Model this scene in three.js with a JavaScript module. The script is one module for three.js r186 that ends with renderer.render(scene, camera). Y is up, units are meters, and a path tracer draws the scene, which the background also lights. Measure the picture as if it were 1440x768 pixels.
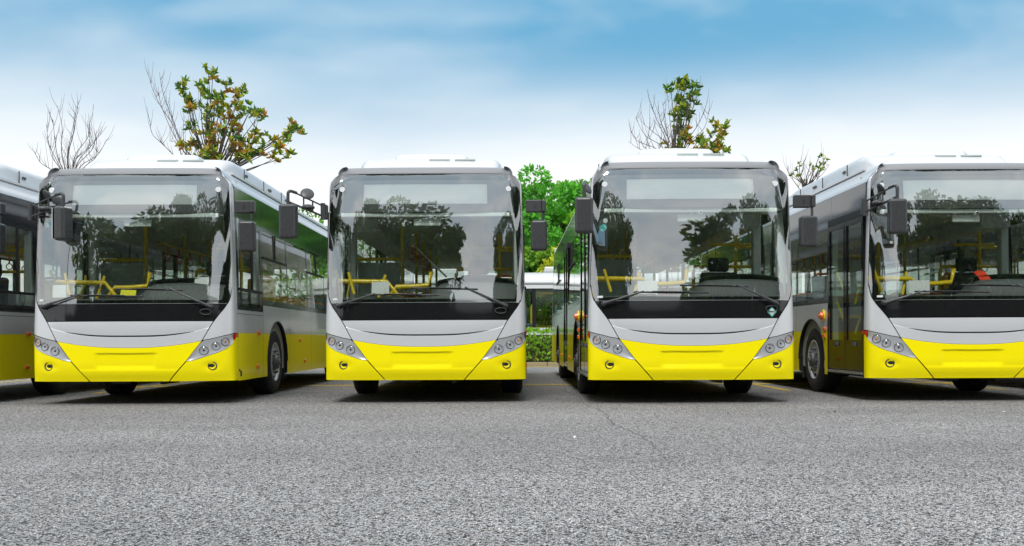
import * as THREE from 'three';
import { mergeGeometries, toCreasedNormals } from 'three/addons/utils/BufferGeometryUtils.js';
import { RoundedBoxGeometry } from 'three/addons/geometries/RoundedBoxGeometry.js';

// ------------------------------------------------------------------ camera, sky, sun, exposure
const F = 1480, EYE = 0.79, HORIZON = 476.5;             // focal length in photo pixels, eye height, horizon row
const scene = new THREE.Scene();
const camera = new THREE.PerspectiveCamera(2 * Math.atan(384 / F) * 180 / Math.PI, 1440 / 768, 0.05, 600);
camera.position.set(0, EYE, 0);
camera.rotation.z = -0.0045;
camera.setViewOffset(1440, 768, 0, 384 - HORIZON, 1440, 768);

const renderer = new THREE.WebGLRenderer({ antialias: true });
renderer.toneMapping = THREE.LinearToneMapping;
renderer.toneMappingExposure = 1.46;
renderer.shadowMap.enabled = true;
renderer.shadowMap.type = THREE.PCFSoftShadowMap;

const sun = new THREE.DirectionalLight(new THREE.Color(1, 0.965, 0.9), 1.5);
sun.position.set(-6, 40, 22); sun.target.position.set(0, 0, -14);
sun.castShadow = true; sun.shadow.radius = 34; sun.shadow.mapSize.set(2048, 2048);
Object.assign(sun.shadow.camera, { left: -30, right: 30, top: 30, bottom: -30, near: 1, far: 120 });
scene.add(sun, sun.target);

// small seeded helpers
function rng(seed) { let a = seed >>> 0; return () => { a = (a + 0x6D2B79F5) >>> 0; let t = a; t = Math.imul(t ^ (t >>> 15), t | 1); t ^= t + Math.imul(t ^ (t >>> 7), t | 61); return ((t ^ (t >>> 14)) >>> 0) / 4294967296; }; }
const clamp = (x, a = 0, b = 1) => Math.min(b, Math.max(a, x));
const lerp = (a, b, t) => a + (b - a) * t;
const sstep = (a, b, x) => { const t = clamp((x - a) / (b - a)); return t * t * (3 - 2 * t); };
function table(pts) {                                     // smooth monotone interpolation through (x, y) pairs
  const n = pts.length, d = [], m = [];
  for (let i = 0; i < n - 1; i++) d.push((pts[i + 1][1] - pts[i][1]) / (pts[i + 1][0] - pts[i][0]));
  for (let i = 0; i < n; i++) m.push(i === 0 ? d[0] : i === n - 1 ? d[n - 2] : d[i - 1] * d[i] <= 0 ? 0 : (d[i - 1] + d[i]) / 2);
  return x => {
    if (x <= pts[0][0]) return pts[0][1];
    if (x >= pts[n - 1][0]) return pts[n - 1][1];
    let i = 0; while (x > pts[i + 1][0]) i++;
    const h = pts[i + 1][0] - pts[i][0], t = (x - pts[i][0]) / h, t2 = t * t, t3 = t2 * t;
    return (2 * t3 - 3 * t2 + 1) * pts[i][1] + (t3 - 2 * t2 + t) * h * m[i] + (3 * t2 - 2 * t3) * pts[i + 1][1] + (t3 - t2) * h * m[i + 1];
  };
}
const hash3 = (x, y, z) => { let h = Math.imul(x, 374761393) ^ Math.imul(y, 668265263) ^ Math.imul(z, 2147483647 ^ 0x5bd1e995); h = Math.imul(h ^ (h >>> 13), 1274126177); return ((h ^ (h >>> 16)) >>> 0) / 4294967296; };
function noise3(x, y, z) {
  const X = Math.floor(x), Y = Math.floor(y), Z = Math.floor(z), f = t => t * t * (3 - 2 * t), u = f(x - X), v = f(y - Y), w = f(z - Z);
  const L = (a, b, t) => a + (b - a) * t;
  return L(L(L(hash3(X, Y, Z), hash3(X + 1, Y, Z), u), L(hash3(X, Y + 1, Z), hash3(X + 1, Y + 1, Z), u), v),
    L(L(hash3(X, Y, Z + 1), hash3(X + 1, Y, Z + 1), u), L(hash3(X, Y + 1, Z + 1), hash3(X + 1, Y + 1, Z + 1), u), v), w);
}
const fbm = (x, y, z, o = 4) => { let s = 0, a = 0.5, k = 1; for (let i = 0; i < o; i++) { s += a * noise3(x * k, y * k, z * k + i * 7.3); a *= 0.5; k *= 2.03; } return s / (1 - Math.pow(0.5, o)); };

{ // sky: white haze at the horizon, blue with thin veils above it, brighter cloud overhead
  const W = 1536, H = 768, data = new Float32Array(W * H * 4);
  for (let j = 0; j < H; j++) {
    const el = (j + 0.5) / H * Math.PI - Math.PI / 2, deg = el * 180 / Math.PI;
    for (let i = 0; i < W; i++) {
      const k = (j * W + i) * 4;
      if (deg < -2) { data[k] = 0.5; data[k + 1] = 0.52; data[k + 2] = 0.54; data[k + 3] = 1; continue; }
      const ph = ((i + 0.5) / W - 0.5) * 2 * Math.PI, x = Math.cos(el) * Math.cos(ph), y = Math.sin(el), z = Math.cos(el) * Math.sin(ph);
      const q = 1 / (Math.max(y, 0) + 0.22), wob = fbm(x * 3 + 5, y * 9, z * 3, 3);
      const n = fbm(-x * q * 1.5 + 3.1 + wob * 0.7, 1.7, z * q * 2.6 + 8.2, 5);
      const fine = fbm(x * q * 5 + wob, 4.2, z * q * 9, 4);
      const wisp = fbm(x * 11 + wob * 4 + n * 3, y * 30, z * 11, 5) - 0.5;
      const haze = 1 - sstep(7.6, 16.9, deg - (n - 0.5) * 2.5);
      const veil = clamp(0.05 + (n - 0.47) * 0.4 + (fine - 0.5) * 0.4 + wisp * 0.45) * (1 - 0.5 * haze);
      const back = sstep(-0.45, 0.45, z);                   // the windscreens mirror a closed grey-white sky on the other side of the yard
      const high = Math.max(sstep(18.3, 30, deg), back);
      const cl = clamp(veil + high * (0.62 + (n - 0.5) * 1.0));
      const m = clamp(haze + (1 - haze) * cl);
      const b = 1.0 + sstep(14, 70, deg) * 1.6 * cl;
      const blue = [0.113, 0.308, 0.478], white = [0.725, 0.74, 0.745];
      for (let c = 0; c < 3; c++) data[k + c] = lerp(blue[c], white[c] * b, m);
      data[k + 3] = 1;
    }
  }
  const t = new THREE.DataTexture(data, W, H, THREE.RGBAFormat, THREE.FloatType);
  t.mapping = THREE.EquirectangularReflectionMapping; t.magFilter = t.minFilter = THREE.LinearFilter; t.wrapS = THREE.RepeatWrapping; t.needsUpdate = true;
  scene.background = t; scene.environment = t;
}

// ------------------------------------------------------------------ naming and adding
const taken = new Map();
function numbered(name) { const n = taken.get(name) ?? 0; taken.set(name, n + 1); return n ? `${name}_${String(n).padStart(3, '0')}` : name; }
function part(name, geo, mat, parent) { const m = new THREE.Mesh(geo, mat); m.name = name; m.castShadow = m.receiveShadow = true; parent.add(m); return m; }
function sub(name, parent) { const g = new THREE.Group(); g.name = name; parent.add(g); return g; }
function tag(o, label, category, group) { o.userData.label = label; if (category) o.userData.category = category; if (group) o.userData.group = group; return o; }
function thing(name, label, category, group) { const g = new THREE.Group(); g.name = numbered(name); scene.add(g); return tag(g, label, category, group); }
function structure(name, geo, mat) { const m = part(numbered(name), geo, mat, scene); m.userData.kind = 'structure'; return m; }
function lone(name, geo, mat, label, category, group) { return tag(part(numbered(name), geo, mat, scene), label, category, group); }

// ------------------------------------------------------------------ textures and materials
function tex(w, h, fn, srgb = true) {
  const d = new Uint8Array(w * h * 4);
  for (let j = 0; j < h; j++) for (let i = 0; i < w; i++) { const c = fn(i, j), k = (j * w + i) * 4; d[k] = clamp(c[0]) * 255; d[k + 1] = clamp(c[1]) * 255; d[k + 2] = clamp(c[2]) * 255; d[k + 3] = 255; }
  const t = new THREE.DataTexture(d, w, h); t.wrapS = t.wrapT = THREE.RepeatWrapping; t.magFilter = THREE.LinearFilter; t.minFilter = THREE.LinearMipmapLinearFilter; t.generateMipmaps = true;
  if (srgb) t.colorSpace = THREE.SRGBColorSpace; t.needsUpdate = true; return t;
}
const lin = (r, g, b) => new THREE.Color().setRGB(r, g, b);
const std = (c, roughness, metalness = 0, more = {}) => new THREE.MeshStandardMaterial({ color: c, roughness, metalness, side: THREE.DoubleSide, ...more });
const phys = (c, roughness, more = {}) => new THREE.MeshPhysicalMaterial({ color: c, roughness, side: THREE.DoubleSide, ...more });
// dust film on paint and plastic: only roughness changes
const dustR = rng(5), dustTex = tex(256, 256, (i, j) => { const a = 0.62 + 0.34 * noise3(i / 21, j / 21, 3) * noise3(i / 4, j / 4, 9) + 0.08 * dustR(); return [a, a, a]; }, false);
const M = {
  yellow: phys(lin(0.96, 0.82, 0.0), 0.45, { clearcoat: 0.22, clearcoatRoughness: 0.08, specularIntensity: 0.25 }),
  silver: phys(lin(0.60, 0.61, 0.63), 0.4, { metalness: 0.12, clearcoat: 0.7, clearcoatRoughness: 0.08 }),
  brow: phys(lin(0.23, 0.235, 0.25), 0.55, { metalness: 0.1 }),
  white: phys(lin(0.55, 0.56, 0.575), 0.45, { clearcoat: 0.4, clearcoatRoughness: 0.15 }),
  mask: phys(lin(0.012, 0.012, 0.013), 0.06, { ior: 1.6 }),
  frit: phys(lin(0.01, 0.01, 0.011), 0.12, { ior: 1.5 }),
  band: phys(lin(0.02, 0.02, 0.022), 0.08, { ior: 1.6 }),
  glass: phys(lin(0.93, 0.98, 0.945), 0.012, { transmission: 1, thickness: 0, ior: 3.6 }),
  sideGlass: phys(lin(0.80, 0.85, 0.82), 0.015, { transmission: 1, thickness: 0, ior: 1.7 }),
  doorGlass: phys(lin(0.88, 0.94, 0.9), 0.015, { transmission: 1, thickness: 0, ior: 1.7 }),
  lens: phys(lin(0.97, 0.97, 0.97), 0.02, { transmission: 1, thickness: 0, ior: 1.6 }),
  chrome: std(lin(0.82, 0.83, 0.85), 0.12, 1),
  lampBowl: std(lin(0.80, 0.81, 0.83), 0.25, 0.35),
  lamp: std(lin(0.55, 0.56, 0.58), 0.22, 0.7),
  housing: phys(lin(0.46, 0.47, 0.49), 0.35, { metalness: 0.3, clearcoat: 0.8, clearcoatRoughness: 0.04 }),
  amber: phys(lin(0.62, 0.20, 0.02), 0.12, { clearcoat: 1 }),
  amberDull: phys(lin(0.46, 0.17, 0.05), 0.15, { clearcoat: 1 }),
  orange: phys(lin(0.85, 0.17, 0.01), 0.25, { clearcoat: 0.8 }),
  red: phys(lin(0.62, 0.015, 0.012), 0.18, { clearcoat: 1 }),
  redCloth: std(lin(0.80, 0.05, 0.012), 0.8),
  bulb: phys(lin(0.85, 0.86, 0.88), 0.2, { clearcoat: 1 }),
  plastic: std(lin(0.05, 0.051, 0.054), 0.5, 0, { roughnessMap: dustTex }),
  mirrorBack: std(lin(0.048, 0.049, 0.052), 0.40, 0, { roughnessMap: dustTex }),
  black: std(lin(0.018, 0.018, 0.019), 0.55),
  under: std(lin(0.012, 0.012, 0.012), 0.9),
  rubber: std(lin(0.022, 0.022, 0.023), 0.8),
  tread: std(lin(0.016, 0.016, 0.017), 0.9),
  rim: std(lin(0.62, 0.63, 0.64), 0.4, 0.25, { roughnessMap: dustTex }),
  hub: std(lin(0.13, 0.135, 0.14), 0.45, 0.4),
  rail: phys(lin(0.93, 0.66, 0.008), 0.35, { clearcoat: 0.6 }),
  dash: std(lin(0.10, 0.108, 0.108), 0.55),
  dashTop: std(lin(0.20, 0.215, 0.21), 0.6),
  inner: std(lin(0.66, 0.71, 0.67), 0.6),
  innerDark: std(lin(0.40, 0.42, 0.41), 0.7),
  floor: std(lin(0.26, 0.26, 0.265), 0.7),
  seat: std(lin(0.17, 0.20, 0.25), 0.6),
  seatYellow: std(lin(0.72, 0.42, 0.01), 0.5),
  cloth: std(lin(0.05, 0.055, 0.06), 0.85),
  panel: phys(lin(0.45, 0.52, 0.49), 0.25),
  sign: std(lin(0.46, 0.47, 0.475), 0.5),
  signDark: std(lin(0.05, 0.051, 0.053), 0.4),
  paper: std(lin(0.78, 0.79, 0.77), 0.85),
  yellowPaper: std(lin(0.85, 0.78, 0.03), 0.8),
  sticker: std(lin(0.12, 0.50, 0.44), 0.5),
  stickerWhite: std(lin(0.75, 0.77, 0.78), 0.5),
  mirrorGlass: std(lin(0.85, 0.87, 0.88), 0.03, 1),
  line: std(lin(0.52, 0.36, 0.03), 0.85),
};
M.yellow.clearcoatRoughnessMap = dustTex; M.silver.clearcoatRoughnessMap = dustTex;

// ------------------------------------------------------------------ geometry helpers
function box(w, h, d, x = 0, y = 0, z = 0, r = 0) { const g = r ? new RoundedBoxGeometry(w, h, d, 2, r) : new THREE.BoxGeometry(w, h, d); g.translate(x, y, z); return g; }
function cyl(r0, r1, h, x, y, z, axis = 'y', seg = 20) { const g = new THREE.CylinderGeometry(r0, r1, h, seg); if (axis === 'x') g.rotateZ(Math.PI / 2); if (axis === 'z') g.rotateX(Math.PI / 2); g.translate(x, y, z); return g; }
function tube(pts, r, seg = 8, closed = false, smooth = 0.0) {   // pipe through points, corners rounded by the spline tension
  const c = new THREE.CatmullRomCurve3(pts.map(p => new THREE.Vector3(...p)), closed, 'catmullrom', smooth);
  return new THREE.TubeGeometry(c, Math.max(2, (pts.length - 1) * (smooth ? 6 : 1)), r, seg, closed);
}
function rod(a, b, r, r2 = r, seg = 8) {
  const A = new THREE.Vector3(...a), B = new THREE.Vector3(...b), d = B.clone().sub(A), g = new THREE.CylinderGeometry(r2, r, d.length(), seg, 1);
  g.translate(0, d.length() / 2, 0); g.applyQuaternion(new THREE.Quaternion().setFromUnitVectors(new THREE.Vector3(0, 1, 0), d.normalize())); g.translate(...a); return g;
}
function merge(list) { const l = list.map(g => { const n = g.index ? g.toNonIndexed() : g; for (const k of Object.keys(n.attributes)) if (!['position', 'normal', 'uv'].includes(k)) n.deleteAttribute(k); return n; }); return mergeGeometries(l); }
function grid(nu, nv, fn, flip = false) {                  // fn(i, j) -> [x, y, z]; indexed, smooth normals
  const p = [], uv = [], idx = [];
  for (let j = 0; j <= nv; j++) for (let i = 0; i <= nu; i++) { const q = fn(i, j); p.push(...q); uv.push(q[0] + q[2], q[1]); }
  const at = (i, j) => j * (nu + 1) + i;
  for (let j = 0; j < nv; j++) for (let i = 0; i < nu; i++) { const a = at(i, j), b = at(i + 1, j), c = at(i + 1, j + 1), d = at(i, j + 1); flip ? idx.push(a, c, b, a, d, c) : idx.push(a, b, c, a, c, d); }
  const g = new THREE.BufferGeometry(); g.setAttribute('position', new THREE.Float32BufferAttribute(p, 3)); g.setAttribute('uv', new THREE.Float32BufferAttribute(uv, 2)); g.setIndex(idx); g.computeVertexNormals(); return g;
}
const mirrorX = g => { const c = g.clone(); c.scale(-1, 1, 1); const n = c.index ? c.toNonIndexed() : c; const p = n.attributes; for (const k of ['position', 'normal', 'uv']) { if (!p[k]) continue; const s = p[k].itemSize, a = p[k].array; for (let t = 0; t < p[k].count; t += 3) for (let e = 0; e < s; e++) { const x = a[(t + 1) * s + e]; a[(t + 1) * s + e] = a[(t + 2) * s + e]; a[(t + 2) * s + e] = x; } } return n; };

// ------------------------------------------------------------------ the bus's skin: a plan curve swept up a leaning profile
const HW = 1.25, LEN = 11.8, BULGE = 0.30, N = 3, VT = 2.91, RT = 0.11;
const planZ = x => -BULGE * (1 - Math.pow(Math.max(0, 1 - Math.pow(Math.abs(x) / HW, N)), 1 / N));
const PT = []; { let s = 0, px = 0, pz = 0; for (let i = 0; i <= 800; i++) { const t = i / 800, x = HW * Math.sin(t * Math.PI / 2), z = planZ(x); s += Math.hypot(x - px, z - pz); PT.push([s, x, z]); px = x; pz = z; } }
const UE = PT[800][0];
function plan(u) {                                         // u >= 0: [x, z, nx, nz]
  if (u >= UE) return [HW, -BULGE - (u - UE), 1, 0];
  let a = 0, b = 800; while (b - a > 1) { const m = (a + b) >> 1; if (PT[m][0] <= u) a = m; else b = m; }
  const t = (u - PT[a][0]) / (PT[b][0] - PT[a][0] || 1), dx = PT[b][1] - PT[a][1], dz = PT[b][2] - PT[a][2], l = Math.hypot(dx, dz) || 1;
  return [lerp(PT[a][1], PT[b][1], t), lerp(PT[a][2], PT[b][2], t), -dz / l, dx / l];
}
function uOf(x) { if (x >= HW) return UE; let a = 0, b = 800; while (b - a > 1) { const m = (a + b) >> 1; if (PT[m][1] <= x) a = m; else b = m; } return lerp(PT[a][0], PT[b][0], (x - PT[a][1]) / (PT[b][1] - PT[a][1])); }
const uSide = z => UE + (-BULGE - z);                       // u at side depth z (negative)
const lean = table([[0.28, 0.05], [0.42, 0.012], [0.55, 0], [0.8, 0.0], [1.05, 0.012], [1.27, 0.03], [1.7, 0.068], [2.2, 0.125], [2.6, 0.182], [2.91, 0.235]]);
const tumble = y => Math.max(0, y - 1.0) * 0.028 + 0.10 * Math.pow(clamp((y - 2.78) / 0.13), 2);
function P(u, v, off = 0) {
  const s = u < 0 ? -1 : 1, [px, pz, nx, nz] = plan(Math.abs(u));
  let y = v, extra = 0;
  if (v > VT) { const a = Math.min((v - VT) / RT, Math.PI / 2); y = VT + RT * Math.sin(a); extra = RT * (1 - Math.cos(a)); }
  const d = lean(Math.min(y, VT)) * nz * nz + tumble(Math.min(y, VT)) * nx * nx + extra - off;
  return [s * (px - nx * d), y, pz - nz * d];
}
const VTOP = VT + RT * Math.PI / 2;
// columns: u from list, rows from bottom(u) to top(u)
const cols = (us, bot, top, nv, off = 0) => grid(us.length - 1, nv, (i, j) => { const u = us[i], v = lerp(bot(u), top(u), j / nv); return P(u, v, typeof off === 'function' ? off(u, v) : off); });
const rows = (vs, ua, ub, nu, off = 0) => grid(nu, vs.length - 1, (i, j) => { const v = vs[j], u = lerp(ua(v), ub(v), i / nu); return P(u, v, typeof off === 'function' ? off(u, v) : off); });
const span = (a, b, n) => Array.from({ length: n + 1 }, (_, i) => lerp(a, b, i / n));

const BOT = 0.295, GAP = 0.005;
// seam from the bumper's foot up round the windscreen corner, as x(y) and y(x), for the image-right half
const seamPts = [[0.49, 0.30], [0.60, 0.43], [0.712, 0.56], [0.80, 0.68], [0.888, 0.80], [0.955, 0.92], [1.016, 1.03], [1.10, 1.15], [1.18, 1.262], [1.222, 1.36], [1.238, 1.47]];
const seamY = table(seamPts), seamX = table(seamPts.map(([x, y]) => [y, x]));
const hoodLow = a => 0.715 + 0.085 * Math.pow(Math.abs(a), 2.4), crease = a => 0.845 + 0.115 * Math.pow(Math.abs(a), 3.2);
const lampLow = table([[0.70, 0.545], [0.80, 0.563], [0.888, 0.592], [1.0, 0.63], [1.10, 0.668], [1.20, 0.735], [1.235, 0.79], [1.25, 0.845]]);
const lampTop = table([[0.70, 0.548], [0.80, 0.68], [0.888, 0.792], [1.0, 0.825], [1.10, 0.852], [1.20, 0.880], [1.25, 0.898]]);
const xOfU = u => u >= UE ? HW : plan(Math.abs(u))[0];

function carFront(bus) {
  // dark structure behind the joints
  const back = rows(span(BOT + 0.01, 1.30, 20), () => -uSide(-0.3), () => uSide(-0.3), 60, -0.016);
  part('front_structure', back, M.under, bus);
  // centre bumper, yellow, with a shallow number-plate recess and a fold along its foot
  const bump = (x, y) => {
    const inX = sstep(0.40, 0.33 - 0.04 * (0.64 - y), Math.abs(x + 0.03)), inY = sstep(0.648, 0.640, y) * sstep(0.44, 0.50, y);
    return -0.014 * inX * inY + 0.010 * sstep(0.455, 0.425, y) * sstep(0.30, 0.4, y) * 0.6;
  };
  part('front_bumper', grid(110, 44, (i, j) => {
    const a = i / 55 - 1, y = lerp(BOT, hoodLow(a) - 0.0015, j / 44), x = a * (seamX(y) - GAP), u = Math.sign(x) * uOf(Math.abs(x));
    return P(u, y, bump(x, y));
  }), M.yellow, bus);
  for (const x of [-0.17, 0.11]) for (const y of [0.60, 0.515]) { const [a, b, c] = P(Math.sign(x) * uOf(Math.abs(x)), y, -0.013); part('plate_screw', cyl(0.0055, 0.0055, 0.004, a, b, c, 'z', 8), M.rail, bus); }
  // bonnet panel: a silver lip under a curved crease and a shallow scoop above it
  const row = []; for (let k = 0; k <= 8; k++) row.push([k / 8, 0]); for (let k = 1; k <= 12; k++) row.push([k / 12, 1]);
  const lip = grid(70, 10, (i, j) => { const a = i / 35 - 1, t = j / 10, y0 = hoodLow(a) + 0.0015, y1 = crease(a), y = lerp(y0, y1, t), x = a * (seamX(y) - GAP); return P(Math.sign(x) * uOf(Math.abs(x)), y, 0.003 * t * t * (1 - Math.pow(Math.abs(a), 10))); });
  const step = grid(70, 2, (i, j) => { const a = i / 35 - 1, y = crease(a) + 0.004 * j, x = a * (seamX(y) - GAP), e = 1 - Math.pow(Math.abs(a), 10); return P(Math.sign(x) * uOf(Math.abs(x)), y, lerp(0.003, -0.020, j / 2) * e); });
  const scoop = grid(70, 14, (i, j) => { const a = i / 35 - 1, t = j / 14, y = lerp(crease(a) + 0.008, 1.046, t), x = a * (seamX(y) - GAP), e = 1 - Math.pow(Math.abs(a), 10); return P(Math.sign(x) * uOf(Math.abs(x)), y, -0.020 * Math.pow(1 - t, 2.2) * e); });
  part('bonnet_panel', merge([lip, step, scoop]), M.silver, bus);
  const us = (a, b, n) => span(uOf(a), b, n);
  for (const s of [1, -1]) {
    const side = (name, g, m, parent = bus) => part(name, s > 0 ? g : mirrorX(g), m, parent);
    const e = uSide(s > 0 ? -0.36 : -0.30);
    // yellow bumper corner up to the lamp unit
    const foot = u => BOT, lowTop = u => { const x = xOfU(u); return x < 0.715 ? Math.max(BOT + 0.002, seamY(x + 0.0) - 0.012) : lampLow(x) - 0.004 + (u > UE ? 0.0 : 0) + clamp((u - UE) / 0.02) * 0.045; };
    side('bumper_corner', cols([...us(0.498, uOf(0.712), 16), ...span(uOf(0.72), UE, 40), ...span(UE + 0.005, e, 6)], foot, lowTop, 14, (u, v) => {
      const x = xOfU(u), dx = (x - 1.0) / 0.10, dy = (v - 0.487) / 0.055; return -0.022 * Math.exp(-(dx * dx + dy * dy) * 1.6);
    }), M.yellow);
    // lamp unit
    const h = sub('headlight', bus); h.userData.label = 'silver headlight unit with three round lamps and a red corner reflector';
    side('lamp_housing', cols(span(uOf(0.706), uOf(1.236), 36), u => lampLow(xOfU(u)), u => lampTop(xOfU(u)) - 0.004, 10, (u, v) => { const x = xOfU(u), m = clamp((v - lampLow(x)) / (lampTop(x) - lampLow(x) + 1e-3)); return -0.010 * Math.sin(m * Math.PI) + 0.004; }), M.housing, h);
    side('red_reflector', cols([...span(uOf(1.237), UE, 8), ...span(UE + 0.01, UE + 0.07, 4)], u => Math.max(lampLow(xOfU(u)), 0.74 + clamp((u - UE) / 0.07) * 0.08), u => lampTop(xOfU(u)) - 0.004, 6, 0.004), M.red, h);
    for (const [x, y, r, mat] of [[1.155, 0.79, 0.047, M.amberDull], [1.052, 0.735, 0.046, M.lamp], [0.912, 0.680, 0.050, M.lamp]]) {
      const u = uOf(x), [px, py, pz] = P(u, y, 0), [, , nx, nz] = plan(u), turn = Math.atan2(nx, nz);
      const put = g => { g.rotateY(turn * 0.8); g.translate(px, py, pz); return g; };
      const lathe = (pts, seg = 28) => { const g = new THREE.LatheGeometry(pts.map(p => new THREE.Vector2(...p)), seg); g.rotateX(Math.PI / 2); return g; };
      side('bezel', put(lathe([[r * 1.14, -0.006], [r * 1.12, 0.006], [r * 1.03, 0.008], [r, 0.004], [r, -0.004]])), M.hub, h);
      side('reflector', put(lathe([[r, 0.0], [r * 0.85, -0.022], [r * 0.5, -0.036], [0.001, -0.04]])), mat === M.amberDull ? M.amberDull : M.lampBowl, h);
      side('bulb', put(lathe([[0.001, 0.004], [r * 0.22, 0.0], [r * 0.34, -0.012], [r * 0.34, -0.034]])), mat === M.amberDull ? M.amber : M.black, h);
      side('lens', put(lathe([[r, 0.004], [r * 0.7, 0.012], [r * 0.35, 0.016], [0.001, 0.017]])), M.lens, h);
    }
    // fog lamp in its eyelid
    const u = uOf(1.01), [fx, fy, fz] = P(u, 0.487, -0.018), fog = sub('fog_lamp', bus);
    const fl = (pts) => { const g = new THREE.LatheGeometry(pts.map(p => new THREE.Vector2(...p)), 24); g.rotateX(Math.PI / 2); g.rotateY(0.12); g.translate(fx, fy, fz); return g; };
    side('bezel', fl([[0.058, -0.004], [0.054, 0.012], [0.046, 0.014], [0.042, 0.002]]), M.plastic, fog);
    side('reflector', fl([[0.044, 0.004], [0.034, -0.014], [0.001, -0.026]]), M.chrome, fog);
    side('bulb', fl([[0.001, 0.006], [0.012, 0.0], [0.012, -0.02]]), M.black, fog);
    // silver corner and windscreen pillar
    const cTop = x => Math.min(seamY(x) - 0.012, 1.45);
    const low = cols([...span(uOf(0.905), uOf(1.18), 30), ...span(uOf(1.185), uOf(1.236), 14)], u => lampTop(xOfU(u)) + 0.004, u => Math.max(lampTop(xOfU(u)) + 0.005, cTop(xOfU(u))), 10);
    const low2 = cols([...span(uOf(1.236), UE, 10), ...span(UE + 0.01, e, 5)], u => lampTop(xOfU(u)) + 0.004 + 0.0 * u, () => 1.45, 10);
    const post = rows([...span(1.45, VT, 18), ...span(VT + 0.03, VTOP - 0.001, 8)], () => uOf(1.241), () => e, 12);
    side('corner_panel', merge([low, low2, post]), M.silver);
  }
  // roof brow above the windscreen
  
  // black lower mask, windscreen glass, its printed border, the sign box behind it
  const gx = v => uOf(v < 1.47 ? seamX(v) - 0.008 : v > 2.71 ? 1.236 - 0.20 * Math.pow((v - 2.71) / 0.215, 1.7) : 1.236);
  const cap = [rows([...span(2.925, VTOP, 12)], () => -uOf(1.2405), () => uOf(1.2405), 80, 0.003)];
  for (const s of [1, -1]) { const c = rows(span(2.70, 2.925, 14), v => v < 2.712 ? uOf(1.236) : gx(v), () => uOf(1.2405), 6, 0.003); cap.push(s > 0 ? c : mirrorX(c)); }
  part('roof_brow', merge(cap), M.brow, bus);
  part('lower_mask', rows(span(1.058, 1.268, 8), v => -gx(v), gx, 60), M.mask, bus);
  part('windscreen', rows([...span(1.274, 1.5, 10), ...span(1.55, 2.8, 16), ...span(2.83, 2.92, 6)], v => -gx(v), gx, 64, 0.001), M.glass, bus);
  const seal = rows([1.2685, 1.2735], v => -gx(v), gx, 60, 0.004); part('windscreen_seal', seal, M.lamp, bus);
  const edge = [];
  for (const s of [1, -1]) { const e = rows([...span(1.274, 1.5, 10), ...span(1.55, 2.8, 12), ...span(2.83, 2.915, 6)], v => uOf(Math.max(0.3, xOfU(gx(v)) - 0.075 + (v < 1.5 ? 0.0 : 0.022))), gx, 6, -0.006); edge.push(s > 0 ? e.toNonIndexed() : mirrorX(e)); }
  edge.push(rows(span(1.274, 1.315, 2), v => -gx(v), gx, 50, -0.006), rows(span(2.865, 2.918, 3), v => -gx(v), gx, 50, -0.006));
  part('windscreen_border', merge(edge), M.frit, bus);
  const inX = 0.80, sb = [];
  sb.push(rows(span(2.425, 2.535, 3), () => -uOf(1.205), () => uOf(1.205), 40, -0.03), rows(span(2.805, 2.87, 3), () => -uOf(1.205), () => uOf(1.205), 40, -0.03));
  for (const s of [-1, 1]) { const g = rows(span(2.535, 2.805, 3), () => uOf(inX), () => uOf(1.205), 14, -0.03); sb.push(s > 0 ? g : mirrorX(g)); }
  const sg = sub('destination_sign', bus);
  part('sign_surround', merge(sb), M.signDark, sg);
  part('sign_panel', rows(span(2.53, 2.81, 3), () => -uOf(inX + 0.01), () => uOf(inX + 0.01), 30, -0.045), M.sign, sg);
  part('sign_box', merge([box(2.3, 0.03, 0.42, 0, 2.41, -0.48), box(2.3, 0.5, 0.03, 0, 2.65, -0.69)]), M.innerDark, sg);
  for (const s of [-1, 1]) { // round marker lamps in the windscreen's upper corners
    const u = uOf(1.105), [x, y, z] = P(u, 2.73, 0.004), g = cyl(0.034, 0.034, 0.012, 0, 0, 0, 'z', 20); g.rotateY(s * plan(u)[2] * 0.5); g.translate(s * x, y, z);
    part('marker_lamp', g, M.bulb, bus);
  }
}

// ------------------------------------------------------------------ sides, roof, wheels
const AXLES = [-2.6, -8.6], ARCH_A = 0.655, ARCH_B = 0.60, HUB_Y = 0.48;
const DOORS = { '-1': [[-0.335, -1.80], [-5.0, -6.32]], '1': [] };
const archY = z => { for (const a of AXLES) { const t = Math.abs(z - a) / ARCH_A; if (t < 1) return HUB_Y + ARCH_B * Math.sqrt(1 - t * t); } return 0; };
const S = (s, z, y, off = 0) => [s * (HW - tumble(y) + off), y, z];
function zList(z0, z1) {                                    // from front to rear with dense columns over an arch
  const l = [z0, z1]; for (let z = z0; z > z1; z -= 0.6) l.push(z);
  for (const a of AXLES) { for (const e of [-1, 1]) for (const d of [-1e-4, 1e-4]) l.push(a + e * ARCH_A + d); for (let k = 1; k < 40; k++) l.push(a + ARCH_A * Math.cos(k / 40 * Math.PI)); }
  return [...new Set(l.filter(z => z <= z0 && z >= z1))].sort((p, q) => q - p);
}
function sidePiece(s, z0, z1, y0, y1, off = 0) {
  const zs = zList(z0, z1), nv = 4;
  return grid(zs.length - 1, nv, (i, j) => { const z = zs[i], b = Math.min(y1, Math.max(y0, archY(z))); return S(s, z, lerp(b, y1, j / nv), off); }, s < 0 ? true : false);
}
const sideRect = (s, z0, z1, y0, y1, off = 0) => grid(Math.max(1, Math.round((z0 - z1) / 0.5)), 2, (i, j) => S(s, lerp(z0, z1, i / Math.max(1, Math.round((z0 - z1) / 0.5))), lerp(y0, y1, j / 2), off), s < 0);
const YT = 0.90, BELT = 1.30, BAND = 2.78, WTOP = 2.36, SKIRT = 0.285;

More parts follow.
